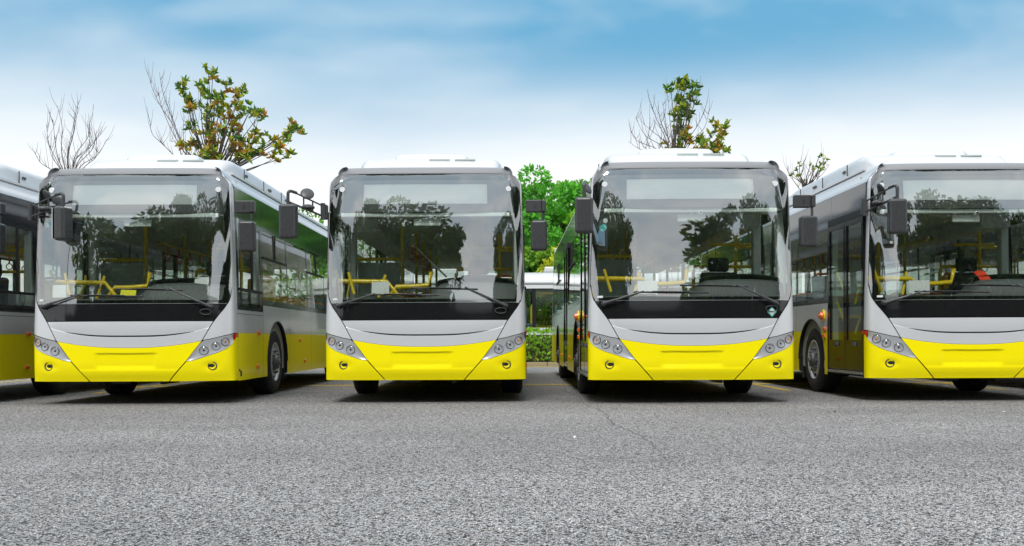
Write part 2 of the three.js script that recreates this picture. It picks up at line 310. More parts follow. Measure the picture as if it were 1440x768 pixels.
function carSides(bus) {
  for (const s of [1, -1]) {
    const segs = s > 0 ? [[-0.365, -1.72], [-1.727, -3.42], [-3.427, -5.2], [-5.207, -6.95], [-6.957, -9.42], [-9.427, -LEN + 0.03]]
      : [[-1.81, -3.42], [-3.427, -4.99], [-6.33, -7.6], [-7.607, -9.42], [-9.427, -LEN + 0.03]];
    const bk = segs.map(([a, b]) => sidePiece(s, a, b, SKIRT + 0.02, BELT, -0.014));
    part('side_structure', merge(bk), M.under, bus);
    segs.forEach(([a, b], k) => {
      if (s > 0 && k === 0) {
        const flap = sub('service_flap', bus);
        part('lower_skin', sidePiece(s, a, b, SKIRT, YT), M.yellow, flap);
        part('upper_skin', sidePiece(s, a, b, YT + 0.001, 1.145), M.silver, flap);
        part('latch', merge([box(0.012, 0.07, 0.05, s * 1.252, 0.375, a - 0.13), box(0.012, 0.03, 0.03, s * 1.252, 0.42, a - 0.06)]), M.black, flap);
        part('side_panel', sidePiece(s, a, b, 1.152, 1.2), M.silver, bus);
        return;
      }
      part('skirt_panel', sidePiece(s, a, b, SKIRT, YT), M.yellow, bus);
      part('side_panel', sidePiece(s, a, b, YT + 0.001, BELT - 0.004), M.silver, bus);
    });
    // wheel wells with a rubber lip
    for (const a of AXLES) {
      const well = grid(24, 3, (i, j) => { const t = Math.PI * i / 24, lo = i === 0 || i === 24; return [s * lerp(1.245, 0.72, j / 3), HUB_Y + ARCH_B * Math.sin(t), a + ARCH_A * Math.cos(t)]; });
      const inner = box(0.02, 0.9, ARCH_A * 2, s * 0.72, 0.72, a), skirt = [-1, 1].map(e => box(0.5, 0.2, 0.015, s * 0.99, 0.385, a + e * ARCH_A));
      part('wheel_well', merge([well, inner, ...skirt]), M.under, bus);
      part('arch_lip', tube([...span(0, Math.PI, 24).map(t => [s * 1.251, HUB_Y + ARCH_B * Math.sin(t), a + ARCH_A * Math.cos(t)])], 0.011, 6), M.black, bus);
      part('mudflap', box(0.3, 0.34, 0.02, s * 1.06, 0.36, a - ARCH_A + 0.03), M.rubber, bus);
    }
    // glazing: black band with separate panes
    const openings = [];
    if (s > 0) { openings.push([-0.47, -1.64, 1.25]); for (let k = 0; k < 6; k++) openings.push([-1.78 - k * 1.6, -1.78 - k * 1.6 - 1.52, 1.375]); }
    else { openings.push([-1.90, -3.40, 1.375], [-3.46, -4.94, 1.375]); for (let k = 0; k < 3; k++) openings.push([-6.42 - k * 1.66, -6.42 - k * 1.66 - 1.58, 1.375]); }
    const bandPart = g => part('window_pillar', g, M.band, bus), solid = { push: g => bandPart(g) }, front = s > 0 ? -0.385 : -0.345, rear = -LEN + 0.18;
    // header, above doors too
    const hs = [front, -1.75, -3.43, -5.0, -6.35, -8.05, -9.7, rear];
    for (let k = 0; k < hs.length - 1; k++) part('window_header', sideRect(s, hs[k] - 0.003, hs[k + 1] + 0.003, WTOP + (s < 0 && (k === 0 || k === 3) ? 0.10 : 0.002), BAND, 0.002), M.band, bus);
    let z = s > 0 ? front : -1.80;
    openings.forEach(([a, b, y0], k) => {
      if (s < 0 && k === 2) { solid.push(sideRect(s, z, -4.985, BELT - 0.002, WTOP, 0.001)); z = -6.335; }
      solid.push(sideRect(s, z, a, s > 0 && k === 0 ? 1.205 : BELT - 0.002, WTOP, 0.001));
      solid.push(sideRect(s, a, b, y0 < 1.3 ? 1.205 : BELT - 0.002, y0, 0.001));
      z = b;
      const w = part('side_window', sideRect(s, a, b, y0, WTOP, -0.003), M.sideGlass, bus);
      if (s > 0 && k === 0) part('glazing_bar', merge([box(0.03, 0.035, a - b, s * 1.243, 1.47, (a + b) / 2), box(0.03, WTOP - 1.47, 0.03, s * 1.232, (WTOP + 1.47) / 2, (a + b) / 2 - 0.1)]), M.black, w);
      else if (k % 2 === 1) part('glazing_bar', merge([box(0.022, 0.025, a - b, s * 1.232, 1.98, (a + b) / 2), box(0.022, WTOP - 1.98, 0.02, s * 1.225, (WTOP + 1.98) / 2, (a + b) / 2)]), M.black, w);
    });
    solid.push(sideRect(s, z, rear, BELT - 0.002, WTOP, 0.001));
    part('rear_corner', sideRect(s, rear - 0.003, -LEN + 0.03, BELT, BAND, 0.001), M.silver, bus);
    // cant rail
    const e = uSide(s > 0 ? -0.36 : -0.30), us = span(e + 0.002, uSide(-LEN + 0.03), 20);
    const cr = cols(us, () => BAND + 0.004, () => VTOP, 9); part('cant_rail', s > 0 ? cr : mirrorX(cr), M.white, bus);
    if (s < 0) part('header_edge', sideRect(s, -0.302, -0.343, 0.30, BAND, 0.0), M.black, bus);
    else part('header_edge', sideRect(s, -0.362, -0.384, 1.2, BAND, 0.0), M.black, bus);
    // side marker lamps
    const marks = s > 0 ? [[-1.42, 0.905], [-1.36, 0.44], [-4.2, 0.80], [-4.6, 0.45], [-7.2, 0.45]] : [[-2.02 + 0.1, 0.93], [-1.93, 0.83], [-4.3, 0.5], [-7.0, 0.5]];
    for (const [mz, my] of marks) { const g = new RoundedBoxGeometry(0.03, 0.055, 0.1, 2, 0.012); g.translate(s * 1.262, my, mz); part('side_marker', g, M.orange, bus); }
    if (s < 0) {
      const em = sub('emergency_valve', bus);
      part('plate', cyl(0.085, 0.085, 0.02, s * 1.258, 1.12, -2.0, 'x', 24), M.rail, em);
      part('knob', merge([cyl(0.05, 0.055, 0.05, s * 1.28, 1.12, -2.0, 'x', 20), cyl(0.02, 0.02, 0.06, s * 1.29, 1.12, -2.0, 'x', 12)]), M.orange, em);
    }
  }
  // roof sheet with a slight crown, joined to the rails and brow
  const us = [...span(-UE, UE, 60)];
  part('roof', grid(60, 12, (i, j) => { const q = P(us[i], VTOP), z = lerp(q[2], -LEN + 0.05, j / 12); return [q[0], q[1] + 0.02 * (1 - (q[0] / 1.1) ** 2) * Math.min(1, j), z]; }), M.white, bus);
  // roof fairing over the tanks and cooling unit
  const sec = (hw, y0, y1, z) => { const r = Math.max(0.01, Math.min(0.13, (y1 - y0) * 0.6)), o = []; o.push([-hw, y0, z]); for (let k = 0; k <= 5; k++) { const t = k / 5 * Math.PI / 2; o.push([-hw + 0.05 + r * (1 - Math.cos(t)), y1 - r + r * Math.sin(t), z]); } for (let k = 1; k < 6; k++) o.push([lerp(-hw + 0.05 + r, hw - 0.05 - r, k / 6), y1 + 0.012 * Math.sin(k / 6 * Math.PI), z]); for (let k = 5; k >= 0; k--) { const t = k / 5 * Math.PI / 2; o.push([hw - 0.05 - r * (1 - Math.cos(t)), y1 - r + r * Math.sin(t), z]); } o.push([hw, y0, z]); return o; };
  const loft = (name, list, m, parent = bus) => { const n = list[0].length - 1; return part(name, grid(n, list.length - 1, (i, j) => list[j][i], true), m, parent); };
  const fr = loft('roof_fairing', [sec(0.92, 2.99, 3.005, -0.82), sec(0.95, 2.99, 3.14, -0.98), sec(0.985, 2.99, 3.27, -1.2), sec(1.0, 2.99, 3.31, -1.5), sec(1.0, 2.99, 3.32, -2.4), sec(1.0, 2.99, 3.32, -4.6), sec(0.99, 2.99, 3.29, -5.1), sec(0.97, 2.99, 3.05, -5.5), sec(0.95, 2.99, 3.005, -5.55)], M.white);
  loft('air_duct', [sec(0.52, 3.2, 3.28, -1.30), sec(0.56, 3.2, 3.365, -1.36), sec(0.57, 3.2, 3.37, -2.1), sec(0.5, 3.2, 3.35, -2.4), sec(0.42, 3.2, 3.30, -2.5)], M.silver, fr);
  for (const x of [0.12, 0.46]) part('vent_slot', box(0.27, 0.02, 0.05, x, 3.255, -1.155), M.panel, fr);
  for (const s of [-1, 1]) for (const [z, n] of [[-1.9, 2], [-3.3, 3], [-4.5, 2]]) for (let k = 0; k < n; k++) part('vent_hole', box(0.02, 0.035, 0.03, s * 0.972, 3.16, z - k * 0.06), M.signDark, fr);
  for (const s of [-1, 1]) for (const z of [-1.75, -2.9, -4.1]) part('fairing_joint', box(0.012, 0.24, 0.014, s * 0.985, 3.115, z), M.signDark, fr);
  for (const s of [-1, 1]) part('roof_gutter', box(0.035, 0.03, 9.6, s * 1.06, 3.02, -5.6), M.silver, fr);
  loft('rear_fairing', [sec(0.93, 2.99, 3.01, -6.0), sec(0.98, 2.99, 3.2, -6.25), sec(0.99, 2.99, 3.22, -8.5), sec(0.97, 2.99, 3.18, -9.2), sec(0.93, 2.99, 3.01, -9.4)], M.white);
  // tail and underside
  const tail = sub('tail', bus);
  part('tail_panel', merge([box(2.46, 0.62, 0.03, 0, 0.6, -LEN), box(2.44, 0.5, 0.03, 0, 1.15, -LEN)]), M.yellow, tail);
  part('tail_cap', box(2.36, 0.45, 0.05, 0, 2.72, -LEN + 0.005), M.white, tail);
  part('tail_window', box(2.3, 1.05, 0.02, 0, 1.95, -LEN), M.sideGlass, tail);
  part('tail_lamp', merge([box(0.18, 0.4, 0.03, -1.1, 1.0, -LEN - 0.02), box(0.18, 0.4, 0.03, 1.1, 1.0, -LEN - 0.02)]), M.red, tail);
  const und = sub('chassis', bus);
  part('underfloor', merge([box(2.4, 0.03, 1.7, 0, 0.315, -1.06), box(1.42, 0.03, LEN - 2, 0, 0.34, -6.6), box(2.42, 0.03, 4.6, 0, 0.32, -5.6), box(2.42, 0.03, 2.3, 0, 0.32, -10.6)]), M.under, und);
  part('axle', merge(AXLES.map(z => cyl(0.09, 0.09, 2.0, 0, 0.42, z, 'x', 12))), M.under, und);
  part('frame_rail', merge([box(0.1, 0.05, 10, -0.45, 0.30, -6), box(0.1, 0.05, 10, 0.45, 0.30, -6), box(0.05, 0.04, 0.6, 0.35, 0.27, -0.5), box(0.24, 0.035, 0.04, -0.2, 0.272, -0.32)]), M.black, und);
}
function carWheels(bus) {
  const lathe = (pts, seg = 40) => { const g = new THREE.LatheGeometry(pts.map(p => new THREE.Vector2(...p)), seg); g.rotateZ(-Math.PI / 2); return g; };   // axis x, outward +x
  const R = 0.48;
  const tyre = toCreasedNormals(lathe([[0.287, 0.0], [0.30, 0.012], [0.36, 0.022], [0.42, 0.018], [0.452, 0.004], [0.474, -0.012], [R, -0.03], [R, -0.07], [0.472, -0.074], [0.472, -0.082], [R, -0.086], [R, -0.135], [0.472, -0.139], [0.472, -0.147], [R, -0.151], [R, -0.2], [0.472, -0.204], [0.472, -0.212], [R, -0.216], [R, -0.25], [0.465, -0.275], [0.40, -0.285], [0.29, -0.27]], 56), 0.7);
  const rim = toCreasedNormals(lathe([[0.288, -0.002], [0.292, 0.012], [0.284, 0.016], [0.272, 0.006], [0.262, -0.02], [0.255, -0.05], [0.235, -0.042], [0.205, -0.012], [0.185, -0.002], [0.175, -0.004], [0.16, -0.02], [0.13, -0.022]]), 0.9);
  const hub = toCreasedNormals(lathe([[0.135, -0.024], [0.13, 0.0], [0.10, 0.03], [0.092, 0.055], [0.07, 0.066], [0.045, 0.07], [0.04, 0.082], [0.001, 0.083]]), 0.7);
  const nuts = [], holes = []; for (let k = 0; k < 10; k++) { const a = k / 10 * 2 * Math.PI; nuts.push(cyl(0.014, 0.016, 0.045, 0.012, 0.165 * Math.sin(a), 0.165 * Math.cos(a), 'x', 6)); holes.push(cyl(0.024, 0.024, 0.01, -0.022, 0.222 * Math.sin(a + 0.3), 0.222 * Math.cos(a + 0.3), 'x', 12)); }
  const rimG = merge([rim, lathe([[0.29, -0.06], [0.001, -0.07]], 32)]), nutG = merge(nuts), holeG = merge(holes);
  for (const z of AXLES) for (const s of [1, -1]) {
    const w = sub('wheel', bus); w.position.set(s * 1.205, HUB_Y, z); if (s < 0) w.rotation.y = Math.PI; w.rotation.x = z * 0.7;
    part('tyre', tyre, M.rubber, w); part('rim', rimG, M.rim, w); part('hub', hub, M.hub, w);
    part('wheel_nuts', nutG, M.hub, w).userData.kind = 'stuff'; part('rim_holes', holeG, M.under, w).userData.kind = 'stuff';
  }
}
function carDoor(bus, z0, z1, name) {
  const d = sub(name, bus), zm = (z0 + z1) / 2, X = -1.222;
  part('door_header', box(0.05, 0.09, z0 - z1 - 0.02, X, 2.405, zm), M.black, d);
  part('door_sill', box(0.08, 0.035, z0 - z1 - 0.03, X, 0.345, zm), M.lamp, d);
  for (const [a, b, e] of [[z0 - 0.012, zm + 0.008, 1], [zm - 0.008, z1 + 0.012, -1]]) {
    const w = a - b, c = (a + b) / 2, f = 0.06;
    part('leaf_frame', merge([box(0.04, 1.98, f, X, 1.37, a - f / 2), box(0.04, 1.98, f, X, 1.37, b + f / 2), box(0.04, 0.07, w - 2 * f, X, 2.325, c), box(0.038, 0.40, w - 2 * f, X, 0.575, c)]), M.mask, d);
    part('leaf_glass', box(0.008, 1.51, w - 2 * f, X - 0.004, 1.53, c), M.doorGlass, d);
    part('leaf_handle', merge([box(0.03, 0.035, 0.09, X - 0.03, 0.72, c + 0.03), box(0.022, 0.06, 0.14, X - 0.02, 0.72, c)]), M.hub, d);
    part('grab_rail', merge([tube([[X + 0.05, 1.72, c + e * 0.2], [X + 0.07, 1.6, c + e * 0.12], [X + 0.07, 1.38, c - e * 0.1], [X + 0.05, 1.25, c - e * 0.16]], 0.017, 7, false, 0.4), tube([[X + 0.05, 1.30, c + e * 0.2], [X + 0.07, 1.18, c + e * 0.12], [X + 0.07, 0.98, c - e * 0.1], [X + 0.05, 0.86, c - e * 0.16]], 0.017, 7, false, 0.4)]), M.rail, d);
  }
}
function carFittings(bus) {
  // wipers
  const wp = (name, pivot, tip, blade) => {
    const w = sub(name, bus), at = ([x, y], o) => P(Math.sign(x) * uOf(Math.abs(x)), y, o);
    const mid = [lerp(pivot[0], tip[0], 0.3), lerp(pivot[1], tip[1], 0.3)];
    part('pivot_cap', (() => { const g = cyl(0.028, 0.034, 0.06, 0, 0, 0, 'z', 16); g.translate(...at(pivot, 0.02)); return g; })(), M.plastic, w);
    part('arm', merge([rod(at(pivot, 0.05), at(mid, 0.06), 0.021, 0.017, 8), rod(at(mid, 0.06), at(tip, 0.045), 0.013, 0.009, 8)]), M.plastic, w);
    const n = 8, pts = []; for (let k = 0; k <= n; k++) pts.push(at([lerp(blade[0][0], blade[1][0], k / n), lerp(blade[0][1], blade[1][1], k / n)], 0.016));
    part('blade', merge([tube(pts, 0.011, 6), tube(pts.slice(2, 7).map(p => [p[0], p[1] + 0.008, p[2] + 0.02]), 0.007, 6)]), M.black, w);
  };
  wp('wiper', [-1.07, 1.235], [-0.60, 1.385], [[-0.72, 1.375], [0.18, 1.36]]);
  wp('wiper', [1.0, 1.225], [0.50, 1.462], [[-0.16, 1.455], [0.66, 1.435]]);
  const [hx, hy, hz] = P(uOf(0.94), 1.165, 0.01);
  part('washer_hose', tube(span(0, 1, 10).map(t => [hx + 0.07 * Math.cos(t * 6) , hy + 0.035 * Math.sin(t * 6), hz + 0.015]), 0.006, 5, false, 0.5), M.plastic, bus);
  // driver's mirror
  const dm = sub('driver_mirror', bus);
  part('bracket', merge([box(0.20, 0.155, 0.10, 1.355, 2.50, -0.24, 0.012), box(0.05, 0.15, 0.12, 1.48, 2.50, -0.22, 0.015), box(0.012, 0.05, 0.02, 1.37, 2.51, -0.185)]), M.plastic, dm);
  part('stem', tube([[1.465, 2.46, -0.22], [1.47, 2.40, -0.2], [1.465, 2.28, -0.2]], 0.016, 8), M.plastic, dm);
  part('shell', box(0.20, 0.385, 0.17, 1.415, 2.12, -0.19, 0.035), M.mirrorBack, dm);
  part('mirror_face', box(0.17, 0.34, 0.006, 1.415, 2.12, -0.278), M.mirrorGlass, dm);
  // door-side mirror on a swinging arm; its hinge stays on the pillar
  part('mirror_hinge', merge([box(0.07, 0.19, 0.10, -1.255, 2.44, -0.26, 0.02), cyl(0.03, 0.03, 0.21, -1.27, 2.44, -0.19, 'y', 12)]), M.plastic, bus);
  const m = sub('swing_mirror', bus); m.position.set(-1.27, 2.44, -0.19);
  part('arm', merge([rod([0, -0.06, 0], [0, 0.08, 0.50], 0.014), rod([0, 0.07, 0], [0, 0.20, 0.40], 0.011), rod([0, -0.02, 0.15], [0, 0.12, 0.15], 0.01), rod([0, 0.02, 0.28], [0, 0.16, 0.28], 0.01), tube([[0, 0.20, 0.38], [0, 0.215, 0.46], [0, 0.19, 0.50], [0, 0.0, 0.50]], 0.02, 8, false, 0.3)]), M.plastic, m);
  const turned = [part('mirror_shell', box(0.21, 0.43, 0.15, 0, -0.165, 0, 0.04), M.mirrorBack, m), part('mirror_face', box(0.19, 0.38, 0.006, 0, -0.165, -0.088), M.mirrorGlass, m)];
  for (const t of turned) t.position.set(0, 0, 0.50);
  const dome = new THREE.SphereGeometry(0.085, 20, 10, 0, Math.PI * 2, 0, Math.PI / 2); dome.scale(1, 0.5, 1); dome.translate(0, 0.03, 0.22);
  part('kerb_mirror', merge([dome, cyl(0.085, 0.08, 0.015, 0, 0.025, 0.22), rod([0, 0.03, 0.22], [0, -0.04, 0.1], 0.012)]), M.plastic, m);
  const disc = new THREE.SphereGeometry(0.085, 18, 10); disc.scale(1, 1, 0.28); disc.rotateX(-0.5); disc.rotateY(1.1); disc.translate(0.02, 0.20, 0.24);
  part('front_mirror', merge([disc, rod([0.02, 0.2, 0.24], [0, 0.17, 0.3], 0.01)]), M.plastic, m);
}
function carInside(bus) {
  part('cabin_floor', merge([box(2.36, 0.03, LEN - 0.4, 0, 0.37, -LEN / 2 - 0.1)]), M.floor, bus);
  part('ceiling', box(2.34, 0.03, LEN - 0.9, 0, 2.52, -LEN / 2 - 0.4), M.inner, bus);
  part('ceiling_duct', merge([box(0.42, 0.22, LEN - 2, -0.95, 2.42, -LEN / 2 - 0.5, 0.05), box(0.42, 0.22, LEN - 2, 0.95, 2.42, -LEN / 2 - 0.5, 0.05)]), M.inner, bus);
  part('windscreen_header', box(2.1, 0.05, 0.05, 0, 2.395, -0.24, 0.01), M.inner, bus);
  for (const [x, z] of [[-1.15, -1.86], [1.14, -1.72], [1.16, -0.5]]) part('interior_post', box(0.11, 2.0, 0.13, x, 1.4, z, 0.02), M.inner, bus);
  part('wall_lining', merge([box(0.02, 0.92, 3.1, -1.19, 0.83, -3.4), box(0.02, 0.92, 5.2, -1.19, 0.83, -8.95), box(0.02, 0.9, 10.9, 1.19, 0.82, -6.1)]), M.innerDark, bus);
  // dashboard with the instrument hump on the driver's side
  const dz = x => planZ(x);
  const dash = grid(40, 8, (i, j) => { const x = lerp(-1.12, 1.14, i / 40), h = 1.345 + 0.20 * sstep(-0.05, 0.22, x) * (1 - 0.12 * ((x - 0.6) / 0.5) ** 2), prof = [[-0.10, 1.20], [-0.13, 1.28], [-0.22, h - 0.04], [-0.34, h], [-0.52, h + 0.005], [-0.62, h - 0.02], [-0.66, h - 0.09], [-0.68, 1.0], [-0.68, 0.5]][j]; return [x, prof[1], prof[0] + dz(x) * 0.8]; });
  part('dashboard', dash, M.dash, bus);
  part('instrument_hood', grid(20, 6, (i, j) => { const a = i / 20 * Math.PI, r = 1 - 0.04 * j; return [0.62 - 0.50 * Math.cos(a) * r, 1.50 + 0.11 * Math.pow(Math.sin(a), 0.5) - 0.01 * j, -0.36 - j * 0.07]; }), M.dashTop, bus);
  const sw = sub('steering_wheel', bus); const tor = new THREE.TorusGeometry(0.225, 0.017, 8, 36); tor.rotateX(Math.PI / 2 - 0.35); tor.translate(0.62, 1.42, -0.88);
  part('wheel_rim', tor, M.black, sw); part('column', merge([rod([0.62, 1.40, -0.87], [0.62, 0.9, -0.62], 0.045, 0.05), rod([0.42, 1.42, -0.88], [0.82, 1.42, -0.88], 0.016)]), M.black, sw);
  const ds = sub('driver_seat', bus);
  part('cushion', box(0.5, 0.14, 0.5, 0.62, 0.95, -1.32, 0.05), M.cloth, ds); part('backrest', (() => { const g = box(0.5, 0.72, 0.12, 0, 0.36, 0, 0.05); g.rotateX(-0.15); g.translate(0.62, 1.0, -1.56); return g; })(), M.cloth, ds); part('headrest', box(0.28, 0.2, 0.1, 0.62, 1.82, -1.69, 0.04), M.cloth, ds); part('pedestal', box(0.4, 0.5, 0.4, 0.62, 0.63, -1.35), M.black, ds);
  const mir = sub('interior_mirror', bus); part('mirror_shell', box(0.34, 0.095, 0.03, 0.02, 2.31, -0.30, 0.012), M.inner, mir); part('mirror_stem', rod([0.02, 2.35, -0.3], [0.02, 2.40, -0.26], 0.012), M.inner, mir);
  const cam = sub('dash_camera', bus); part('camera_body', new THREE.SphereGeometry(0.035, 14, 10).translate(0.12, 2.375, -0.24), M.bulb, cam); part('camera_eye', cyl(0.013, 0.013, 0.012, 0.12, 2.37, -0.203, 'z', 12), M.black, cam);
  // yellow rails
  const rail = (pts, r = 0.017, sm = 0) => part('handrail', tube(pts, r * 1.3, 8, false, sm), M.rail, bus);
  rail([[-1.16, 1.575, -0.62], [-0.42, 1.565, -0.66], [-0.38, 1.54, -0.66], [-0.38, 1.38, -0.66]], 0.025);
  rail([[-0.50, 1.38, -0.67], [-0.50, 1.5, -0.67], [-0.20, 1.505, -0.68], [0.03, 1.525, -0.7], [0.035, 1.70, -0.7]], 0.025);
  rail([[-1.02, 1.69, -0.60], [-0.94, 1.40, -0.55]], 0.015); rail([[-0.56, 1.66, -0.72], [-0.64, 1.36, -0.66]], 0.016);
  rail([[-0.47, 0.4, -2.0], [-0.47, 2.5, -2.0]], 0.02);
  rail([[-1.14, 1.97, -1.98], [-0.47, 1.97, -2.0]], 0.019); rail([[-1.14, 1.1, -1.98], [-0.47, 1.1, -2.0]], 0.018);
  rail([[0.30, 0.5, -1.78], [0.30, 1.76, -1.78], [0.34, 1.80, -1.78], [0.58, 1.80, -1.78]], 0.019, 0.1);
  rail([[0.9, 0.5, -1.9], [0.9, 2.5, -1.9]], 0.019); rail([[0.9, 2.08, -1.9], [1.16, 2.08, -1.9]], 0.017); rail([[0.58, 1.80, -1.78], [1.16, 1.80, -1.78]], 0.017);
  rail([[0.55, 2.12, -1.9], [1.1, 2.12, -1.9]], 0.017); rail([[-0.4, 2.25, -2.3], [-0.4, 2.25, -10.8]], 0.017); rail([[0.4, 2.25, -2.3], [0.4, 2.25, -10.8]], 0.017);
  for (const [x, z] of [[-0.42, -3.6], [0.42, -3.4], [0.42, -5.0], [-0.42, -4.95], [-0.42, -6.4], [0.42, -6.6], [0.42, -8.2], [-0.42, -8.0]]) rail([[x, 0.4, z], [x, 2.5, z]]);
  rail([[-1.12, 1.25, -4.93], [-0.42, 1.25, -4.93]]); rail([[-1.12, 1.25, -6.42], [-0.42, 1.25, -6.42]]);
  for (let k = 0; k < 7; k++) { // hanging straps
    const z = -2.7 - k * 0.55; part('hanging_strap', merge([box(0.025, 0.14, 0.006, -0.4, 2.18, z), (() => { const g = new THREE.TorusGeometry(0.05, 0.009, 6, 16); g.translate(-0.4, 2.06, z); return g; })()]), M.orange, bus);
  }
  const sc = sub('partition', bus);
  part('partition_panel', box(0.60, 0.80, 0.02, -0.80, 1.52, -1.99), M.panel, sc);
  part('driver_partition', box(0.75, 1.0, 0.02, 0.76, 1.0, -1.83), M.innerDark, sc);
  // passenger seats
  const base = new THREE.Group(); base.name = 'seat';
  part('cushion', box(0.42, 0.09, 0.42, 0, 0.44, 0, 0.03), M.seat, base);
  part('backrest', (() => { const g = box(0.42, 0.62, 0.07, 0, 0.33, 0, 0.03); g.rotateX(-0.18); g.translate(0, 0.46, -0.2); return g; })(), M.seat, base);
  part('grip', (() => { const g = tube([[-0.14, 1.04, -0.33], [-0.12, 1.12, -0.34], [0.12, 1.12, -0.34], [0.14, 1.04, -0.33]], 0.02, 6, false, 0.2); return g; })(), M.orange, base);
  part('pedestal', box(0.3, 0.4, 0.25, 0, 0.2, 0), M.black, base);
  const yellowSeat = base.clone(); yellowSeat.children[0].material = M.seatYellow; yellowSeat.children[1].material = M.seatYellow;
  const put = (x, z, y = 0.385, q = base) => { const c = q.clone(); c.position.set(x, y, z); bus.add(c); };
  for (const z of [-3.55, -4.35]) { put(-0.96, z); put(-0.54, z); }
  for (const z of [-2.55]) { put(-0.96, z, 0.65); put(0.96, z, 0.65, yellowSeat); }
  for (const z of [-3.4, -4.2, -5.0, -5.8, -6.6, -7.4]) { put(0.97, z, 0.385, z > -5.1 ? yellowSeat : base); if (z < -4.5) put(0.55, z); }
  for (const z of [-7.2, -8.4, -9.3, -10.2]) { put(-0.96, z, 0.6); put(-0.54, z, 0.6); if (z < -8) { put(0.96, z, 0.6); put(0.54, z, 0.6); } }
}
function makeBus() {
  const bus = new THREE.Group();
  carFront(bus); carSides(bus); carWheels(bus); carDoor(bus, -0.345, -1.795, 'front_door'); carDoor(bus, -5.005, -6.315, 'middle_door'); carFittings(bus); carInside(bus);
  return bus;
}
const BUS = makeBus();
const busGroup = 'city buses parked side by side';
function parkBus(x, z, swing, shellTurn, label, turn = 0, group = busGroup) {
  const b = BUS.clone(); b.name = numbered('city_bus'); b.position.set(x, 0, z); b.rotation.y = turn; b.scale.y = 0.977; scene.add(b); tag(b, label, 'bus', group);
  const m = b.children.find(c => c.name === 'swing_mirror'); m.rotation.y = swing; for (const c of m.children) if (c.name === 'mirror_shell' || c.name === 'mirror_face') c.rotation.y = shellTurn - swing;
  return b;
}

